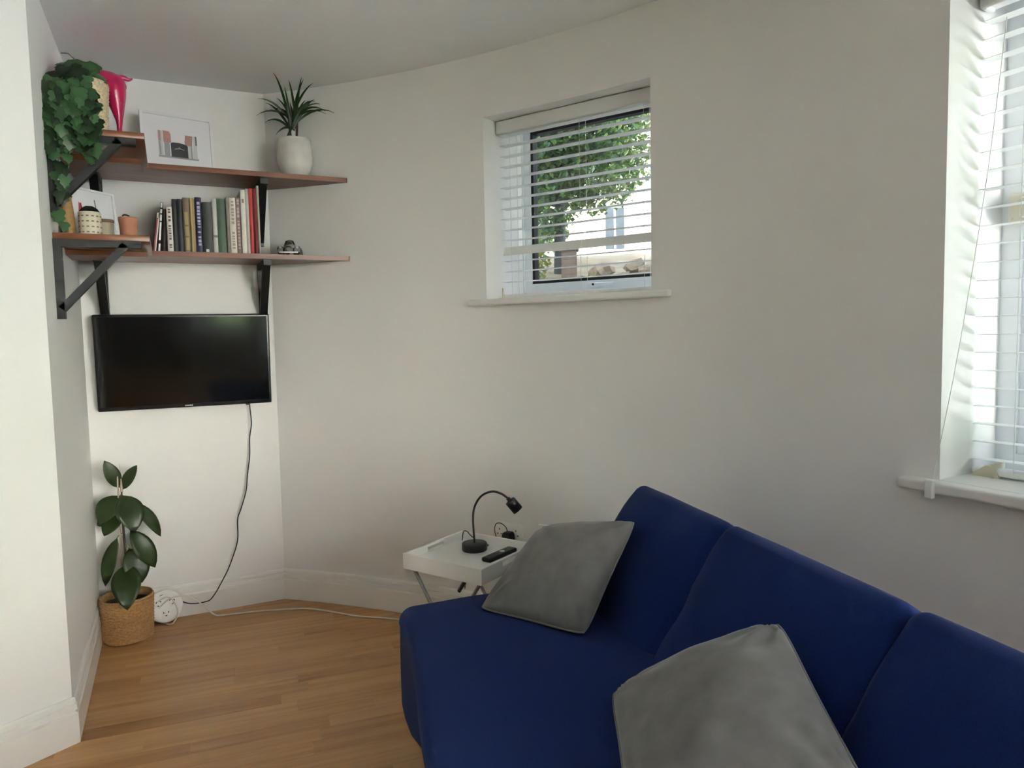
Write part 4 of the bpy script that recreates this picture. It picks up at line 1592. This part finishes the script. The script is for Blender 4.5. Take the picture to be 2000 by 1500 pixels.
def scatter(label, bl, br, tr, tl, T, seed, wrinkle):
    P = [S2W(*q) for q in (bl, br, tr, tl)]
    ctr = sum(P, Vector()) / 4
    N = (P[1] - P[0]).cross(P[3] - P[0]).normalized()
    if N.dot(Vector((0, 0, 1.268)) - ctr) < 0:
        N = -N
    root = thing('scatter_cushion', label, 'cushion', ctr, 0, 'grey velvet cushions')
    n = 40
    edge = []

    def pt(i, j, side):
        s, t = -1 + 2 * i / n, -1 + 2 * j / n
        # pull edges inwards between the corners
        cr = 1 - 0.055 * (abs(s) * abs(t)) ** 5
        s2 = s * (1 - 0.040 * (1 - t * t)) * cr
        t2 = t * (1 - 0.040 * (1 - s * s)) * cr
        a, b = (s2 + 1) / 2, (t2 + 1) / 2
        base = P[0] * (1 - a) * (1 - b) + P[1] * a * (1 - b) + P[2] * a * b + P[3] * (1 - a) * b
        g = max(0, (1 - s * s)) ** 0.55 * max(0, (1 - t * t)) ** 0.55
        h = T * g
        # folds running in from each corner
        fold = 0.0
        for (cs, ct) in ((-1, -1), (1, -1), (1, 1), (-1, 1)):
            ds, dt = (s - cs), (t - ct)
            r = math.hypot(ds, dt)
            ang = math.atan2(dt * -ct, ds * -cs)
            fold += math.exp(-(r / 0.55) ** 2) * math.sin(ang * 11 + seed + cs) * min(1, r * 5)
        ns = noise.noise(Vector((s * 2.2, t * 2.2, seed)))
        h2 = h + wrinkle * fold * g ** 0.4 + 0.010 * ns * g
        return base + N * (h2 if side > 0 else -h * 0.9) - ctr
    for side in (1, -1):
        mb = MB()
        mb.grid([[pt(i, j, side) for j in range(n + 1)] for i in range(n + 1)], True)
        if side == 1:
            me = mb
        else:
            off = len(me.v)
            me.v += mb.v
            me.f += [tuple(q + off for q in reversed(f)) for f in mb.f]
            me.s += mb.s
            me.m += mb.m
    me.build('cushion_cover', 'velvet', root, merge=1e-5)
    loop = [pt(i, 0, 1) for i in range(n)] + [pt(n, j, 1) for j in range(n)] + [pt(n - i, n, 1) for i in range(n)] + [pt(0, n - j, 1) for j in range(n + 1)]
    mb = MB()
    mb.tube(loop, 0.0028, 6, caps=False)
    mb.build('piping', 'velvet', root)
    return root


scatter('grey velvet cushion leaning at the far end of the sofa', (0.138, 0.198, 0.458), (0.425, 0.425, 0.462), (0.305, 0.636, 0.728), (-0.095, 0.470, 0.615), 0.080, 1.7, 0.011)
scatter('larger grey velvet cushion in the foreground of the sofa', (1.210, 0.185, 0.490), (0.745, 0.355, 0.480), (0.984, 0.612, 0.705), (1.340, 0.520, 0.575), 0.088, 4.1, 0.013)

# ------------------------------------------------------------------ outside
M['render_white'] = mat('white_render', (0.62, 0.61, 0.58), 0.85, noise_scale=3, noise_amt=0.05)
M['ext_window'] = mat('far_window_glass', (0.030, 0.045, 0.062), 0.15)
M['bark'] = mat('tree_bark', (0.050, 0.050, 0.058), 0.9, noise_scale=30, noise_amt=0.4)
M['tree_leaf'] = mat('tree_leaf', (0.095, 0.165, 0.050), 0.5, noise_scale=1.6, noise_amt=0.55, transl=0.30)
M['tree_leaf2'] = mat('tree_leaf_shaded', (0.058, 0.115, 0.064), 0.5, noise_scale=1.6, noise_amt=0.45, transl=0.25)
M['rock'] = mat('garden_rock', (0.24, 0.19, 0.14), 0.9, noise_scale=4, noise_amt=0.35)
M['earth'] = mat('garden_earth', (0.26, 0.21, 0.15), 0.95, noise_scale=3, noise_amt=0.35)
M['brick'] = mat('pale_brick', (0.16, 0.11, 0.085), 0.9, noise_scale=12, noise_amt=0.25)
M['mortar'] = mat('mortar', (0.22, 0.19, 0.16), 0.95)
M['bush'] = mat('yellow_green_bush', (0.16, 0.17, 0.03), 0.6, noise_scale=6, noise_amt=0.4, transl=0.25)
M['paving'] = mat('paving', (0.37, 0.385, 0.41), 0.9, noise_scale=2, noise_amt=0.2)


def at(az, D, z):
    """point at azimuth az (deg, clockwise from +Y) and ground distance D from the room's origin"""
    return Vector((D * math.sin(rad(az)), D * math.cos(rad(az)), z))


mb = MB()
mb.face([(2.6, -14, -0.2), (40, -14, -0.2), (40, 40, -0.2), (-6, 40, -0.2), (-6, 4.2, -0.2), (2.6, 4.2, -0.2)])
struct(mb.build('ground', 'paving'), 'paved ground outside the windows')
# raised garden bank beyond the small window
mb = MB()
rows = []
for i in range(17):
    az = 14 + i * 2.4
    row = []
    for (D, z) in ((8.6, -0.2), (8.7, 1.70), (9.2, 1.92), (10.0, 2.12), (11.0, 2.36), (12.5, 2.58), (26.0, 2.7)):
        row.append(at(az, D + 0.15 * noise.noise(Vector((az, D, 0))), z + (0.10 * noise.noise(Vector((az * 0.7, D * 0.8, 2))) if z > 0 else 0)))
    rows.append(row)
mb.grid(rows, True)
struct(mb.build('ground_bank', 'earth'), 'sunlit raised garden bank outside the small window')
rnd = random.Random(21)


def rock(az, D, z, s, label):
    bm = bmesh.new()
    bmesh.ops.create_icosphere(bm, subdivisions=2, radius=1.0)
    off = rnd.uniform(0, 50)
    for v in bm.verts:
        k = 0.75 + 0.45 * noise.noise(v.co * 1.3 + Vector((off, 0, 0)))
        v.co = Vector((v.co.x * 1.25, v.co.y, v.co.z * 0.75)) * k * s
    me = bpy.data.meshes.new('rock')
    bm.to_mesh(me)
    bm.free()
    me.materials.append(M['rock'])
    o = bpy.data.objects.new('rock', me)
    COL.objects.link(o)
    o.location = at(az, D, z)
    o.rotation_euler = (0, 0, rnd.uniform(0, 6))
    tag(o, label, 'rock', 'rocks on the garden bank')


rock(33.0, 9.25, 2.02, 0.20, 'pointed grey rock on the bank seen through the small window')
rock(34.6, 9.05, 1.92, 0.14, 'low rock on the bank beside the pointed rock')
rock(35.6, 9.5, 2.10, 0.17, 'tan rock on the bank near the window edge')
rock(36.6, 9.2, 2.02, 0.15, 'last tan rock on the bank by the window edge')


def leaf_cloud(mb, c, rx, ry, rz, n, s, hole=0.35):
    for k in range(n):
        while True:
            q = Vector((rnd.uniform(-1, 1), rnd.uniform(-1, 1), rnd.uniform(-1, 1)))
            if q.length < 1:
                break
        if noise.noise(Vector((q.x * 2.3, q.y * 2.3, q.z * 2.3)) + Vector(c)) < -hole:
            continue
        p = Vector(c) + Vector((q.x * rx, q.y * ry, q.z * rz))
        e = Matrix.Rotation(rnd.uniform(0, 6.28), 3, 'Z') @ Matrix.Rotation(rnd.uniform(-1.2, 1.2), 3, 'X')
        L = s * rnd.uniform(0.7, 1.3)
        a = e @ Vector((0, L, 0))
        b = e @ Vector((L * 0.42, L * 0.4, 0.1 * L))
        d_ = e @ Vector((-L * 0.42, L * 0.4, 0.1 * L))
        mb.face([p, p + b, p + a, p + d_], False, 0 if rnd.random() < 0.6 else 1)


def make_tree(label, az, D, z0, zt, r, crowns, n, s):
    root = thing('garden_tree', label, 'tree', at(az, D, z0), 0, 'trees outside the small window')
    mb = MB()
    mb.tube(bez([(0, 0, 0), (0.02, 0, (zt - z0) * 0.35), (-0.02, 0.02, (zt - z0) * 0.7), (0.03, 0, zt - z0)], 6), [r * (1 - 0.45 * i / 18) for i in range(19)], 10)
    tr_ = mb.build('trunk', 'bark', root)
    for k in range(6):
        mb = MB()
        a = k * 1.05
        zz = (zt - z0) * (0.42 + 0.09 * k)
        mb.tube(bez([(0, 0, zz), (0.4 * math.cos(a), 0.4 * math.sin(a), zz + 0.25), (0.9 * math.cos(a), 0.9 * math.sin(a), zz + 0.4)], 4), [r * 0.35 * (1 - 0.8 * i / 8) for i in range(9)], 6)
        mb.build('branch', 'bark', tr_)
    mb = MB()
    for (cx, cy, cz, rx, ry, rz, w) in crowns:
        leaf_cloud(mb, (cx, cy, cz), rx, ry, rz, int(n * w), s)
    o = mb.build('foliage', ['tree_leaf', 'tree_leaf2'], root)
    o['kind'] = 'stuff'
    return root


make_tree('leafy green tree with a dark trunk outside the small window', 29.6, 9.9, 2.0, 5.2, 0.085,
          [(0.15, 0.0, 2.0, 1.25, 1.0, 0.75, 1.0), (0.35, -0.10, 1.45, 0.85, 0.7, 0.45, 0.5), (-0.25, 0.1, 1.2, 0.65, 0.6, 0.70, 0.5), (0.7, 0.1, 2.5, 0.9, 0.9, 0.6, 0.6), (0.0, 0.0, 2.9, 1.4, 1.2, 0.6, 0.7), (0.5, 0.2, 1.8, 1.1, 0.8, 0.9, 0.9), (-0.7, 0.1, 1.9, 0.7, 0.8, 1.1, 0.7)], 5200, 0.085)
make_tree('second green tree standing further back beyond the dark trunk', 25.6, 13.5, 2.5, 6.4, 0.10,
          [(0.0, 0.0, 2.2, 1.6, 1.2, 1.5, 1.0), (0.2, 0.0, 0.8, 1.1, 0.9, 0.6, 0.5)], 2600, 0.13)
bs = thing('garden_shrub', 'yellow green shrub on the bank beside the tree trunk', 'shrub', at(27.2, 9.4, 1.95))
mb = MB()
leaf_cloud(mb, (0, 0, 0.28), 0.30, 0.25, 0.32, 500, 0.07, 0.6)
mb.build('foliage', ['bush', 'tree_leaf'], bs)['kind'] = 'stuff'
mb = MB()
for k in range(4):
    mb.tube([(0, 0, 0), (0.1 * math.cos(k * 1.6), 0.1 * math.sin(k * 1.6), 0.3)], 0.012, 6)
mb.build('woody_stem', 'bark', bs)
bs2 = thing('garden_shrub', 'low yellow shrub among the rocks on the bank', 'shrub', at(31.9, 8.72, 1.66))
mb = MB()
leaf_cloud(mb, (0, 0, 0.14), 0.20, 0.18, 0.15, 300, 0.06, 0.6)
mb.build('foliage', ['bush', 'bush'], bs2)['kind'] = 'stuff'
mb = MB()
for k in range(4):
    mb.tube([(0, 0, 0), (0.08 * math.cos(k * 1.6), 0.08 * math.sin(k * 1.6), 0.16)], 0.010, 6)
mb.build('woody_stem', 'bark', bs2)

# brick gate pillar beside the trunk
gp = thing('brick_pillar', 'brown brick gate pillar beside the tree trunk outside', 'pillar', at(30.35, 9.15, 1.36), rad(-30))
mb = MB()
mb.box((-0.092, -0.092, 0.0), (0.092, 0.092, 0.95))
mb.build('mortar_core', 'mortar', gp)
bm_ = MB()
bm_.box((0, 0, 0), (0.094, 0.196, 0.050))
brick_me = bm_.mesh('brick', 'brick')
for r in range(16):
    z = 0.004 + r * 0.058
    for k in (0, 1):
        T = Matrix.Translation((-0.098 + k * 0.102, -0.098, z)) if r % 2 == 0 else Matrix.Translation((0.098, -0.098 + k * 0.102, z)) @ Matrix.Rotation(rad(90), 4, 'Z')
        place(brick_me, 'brick', gp, T)
mb = MB()
mb.rbox((-0.125, -0.125, 0.93), (0.125, 0.125, 0.985), 0.01, 2, 1)
mb.build('coping', 'mortar', gp)


def house(label, az, D, W, H, depth, z0, wins, face_az, wm='render_white'):
    root = thing('white_house', label, 'house', at(az, D, z0), -rad(face_az))
    mb = MB()
    mb.box((-W / 2, 0, 0), (W / 2, depth, H))
    mb.build('outer_wall', wm, root)
    mb = MB()
    mb.prism([(-W / 2 - 0.3, -0.3, H), (W / 2 + 0.3, -0.3, H), (W / 2 + 0.3, depth / 2, H + 2.2), (-W / 2 - 0.3, depth / 2, H + 2.2)], (0, 0.0, 0.2))
    mb.build('roof', 'p_grey', root)
    for (x, z, w, h) in wins:
        mb = MB()
        bar_frame(mb, x - w / 2, x + w / 2, z, z + h, 0.09, -0.06, 0.05)
        mb.box((x - 0.03, -0.05, z), (x + 0.03, 0.04, z + h))
        f = mb.build('house_window', 'upvc', root)
        mb = MB()
        mb.box((x - w / 2 + 0.09, -0.015, z + 0.09), (x + w / 2 - 0.09, 0.03, z + h - 0.09))
        mb.build('pane', 'ext_window', f)
    mb = MB()
    mb.tube([(W * 0.095, -0.08, 0), (W * 0.095, -0.08, H)], 0.05, 8)
    mb.build('drainpipe', 'p_grey', root)
    return root


hw_ = []
for fl_ in range(3):
    for k in range(7):
        hw_.append((-6.6 + k * 2.35, 1.9 + fl_ * 3.0, 0.85, 1.65))
house('bright white house beyond the tree outside the small window', 33.0, 26.0, 18.0, 10.5, 8.0, 2.2, hw_, 30)
hw2_ = []
for fl_ in range(3):
    for k in range(6):
        hw2_.append((-9 + k * 3.6, 1.2 + fl_ * 3.0, 1.2, 1.7))
# added, unseen: roof slab against sun leaks, tall block shading the tree
mb = MB()
up_poly = [Vector((0.6, 3.95, 0)), Vector((-2.4, 3.95, 0)), Vector((-2.4, -4, 0)), Vector((-0.5, -4, 0))] + [cpt(a, 0, RW + 0.33) for a in range(-56, 49, 4)]
mb.prism([Vector((p.x, p.y, 2.44)) for p in up_poly], (0, 0, 0.30))
struct(mb.build('roof', 'render_white'), 'added flat roof that stops sun leaking into the room')
mb = MB()
mb.box((-1.0, 4.0, -0.2), (0.6, 20.0, 9.4))  # added block out of view, casts shade over the garden
struct(mb.build('wall_sun_block', 'render_white'), 'added tall block that keeps sun off the garden tree')
house('added white terrace behind the viewer that bounces sun indoors', 161.0, 26.0, 11.5, 8.0, 8.0, -0.2, [(-4.5 + 3.0 * k, 1.2 + 3 * f, 1.0, 1.6) for k in range(4) for f in range(2)], 161)  # added sunlit facade, reflects light onto the alcove's back wall


def hedge(label, az0, az1, D, h):  # added dark screens out of view, they block light from outside
    n = int((az1 - az0) / 1.5)
    mb = MB()
    rows = []
    for i in range(n + 1):
        az = az0 + (az1 - az0) * i / n
        row = []
        for (dd, z) in ((0, 0), (-0.15, h * 0.3), (-0.1, h * 0.7), (0.1, h), (0.6, h * 1.02), (1.1, h * 0.98), (1.3, h * 0.6), (1.2, 0)):
            w = noise.noise(Vector((az * 0.45, z * 0.8, dd)))
            row.append(at(az, D + dd + 0.25 * w, -0.2 + z * (1 + 0.05 * w)))
        rows.append(row)
    mb.grid(rows, True)
    mb.face(rows[0])
    mb.face(rows[-1][::-1])
    return tag(mb.build('light_block_hedge', 'light_block'), label, 'hedge', 'added evergreen hedges that block light')


M['light_block'] = mat('light_block_green', (0.010, 0.022, 0.010), 0.8, noise_scale=8, noise_amt=0.4)
M['lawn'] = mat('lawn', (0.030, 0.055, 0.014), 0.9, noise_scale=3, noise_amt=0.3)
hedge('added tall dark hedge that keeps light off the near left wall', 98, 148, 15.0, 6.5)
hedge('added tall dark hedge that keeps light off the curved wall', 178, 212, 15.0, 6.5)
hedge('added dark hedge that shades the small window', 41, 55, 7.0, 6.0)
for (px_, py_, hh, lb) in ((2.74, 2.12, 3.6, 'added evergreen shrub shading the reveal of the small window'),):  # added out of view to darken the small window's jamb
    es = thing('light_block_shrub', lb, 'shrub', (px_, py_, -0.2))
    mb = MB()
    mb.lathe([(0.05, 0.1), (0.34, 0.25), (0.44, 0.8), (0.45, hh * 0.6), (0.38, hh * 0.85), (0.2, hh * 0.97), (0.02, hh)], 22, wob=lambda i, a: 0.025 * math.sin(6 * a + i * 1.7) + 0.015 * math.sin(13 * a + i))
    mb.build('foliage', 'light_block', es)
    mb = MB()
    mb.lathe([(0.06, 0.0), (0.05, 0.6)], 8)
    mb.build('trunk', 'bark', es)
fa_, fb_ = Vector((3.75, 3.30, -0.2)), Vector((5.05, 1.05, -0.2))
fdir = (fb_ - fa_).normalized()
fl_len = (fb_ - fa_).length
gf = thing('garden_fence', 'pale grey board fence outside the tall window', 'fence', fa_, math.atan2(fdir.y, fdir.x))
M['fence'] = mat('grey_fence_paint', (0.100, 0.112, 0.120), 0.8, noise_scale=9, noise_amt=0.12)
nb_ = int(fl_len / 0.150)
bmesh_b = MB()
bmesh_b.rbox((0.003, 0.0, 0.05), (0.147, 0.020, 3.0), 0.003, 1, 1)
board_me = bmesh_b.mesh('board', 'fence')
for k in range(nb_):
    place(board_me, 'board', gf, Matrix.Translation((k * 0.150, 0.004 * (k % 2), 0)))
for z in (0.5, 1.5, 2.6):
    mb = MB()
    mb.box((0, 0.024, z), (nb_ * 0.15, 0.07, z + 0.09))
    mb.build('rail', 'fence', gf)
for x in (0.0, nb_ * 0.075, nb_ * 0.15 - 0.09):
    mb = MB()
    mb.box((x, 0.07, 0), (x + 0.09, 0.16, 3.05))
    mb.build('post', 'fence', gf)
mb = MB()
mb.face([(-3, -24, -0.19), (3.4, -24, -0.19), (3.4, -4.5, -0.19), (-3, -4.5, -0.19)])  # added dark patch of ground, tones down the television's reflection
struct(mb.build('ground_added_lawn', 'lawn'), 'added dark lawn that dims the reflection in the screen')
house('pale house opposite the tall window', 82.0, 30.0, 22.0, 7.0, 8.0, -0.2, hw2_, 86)
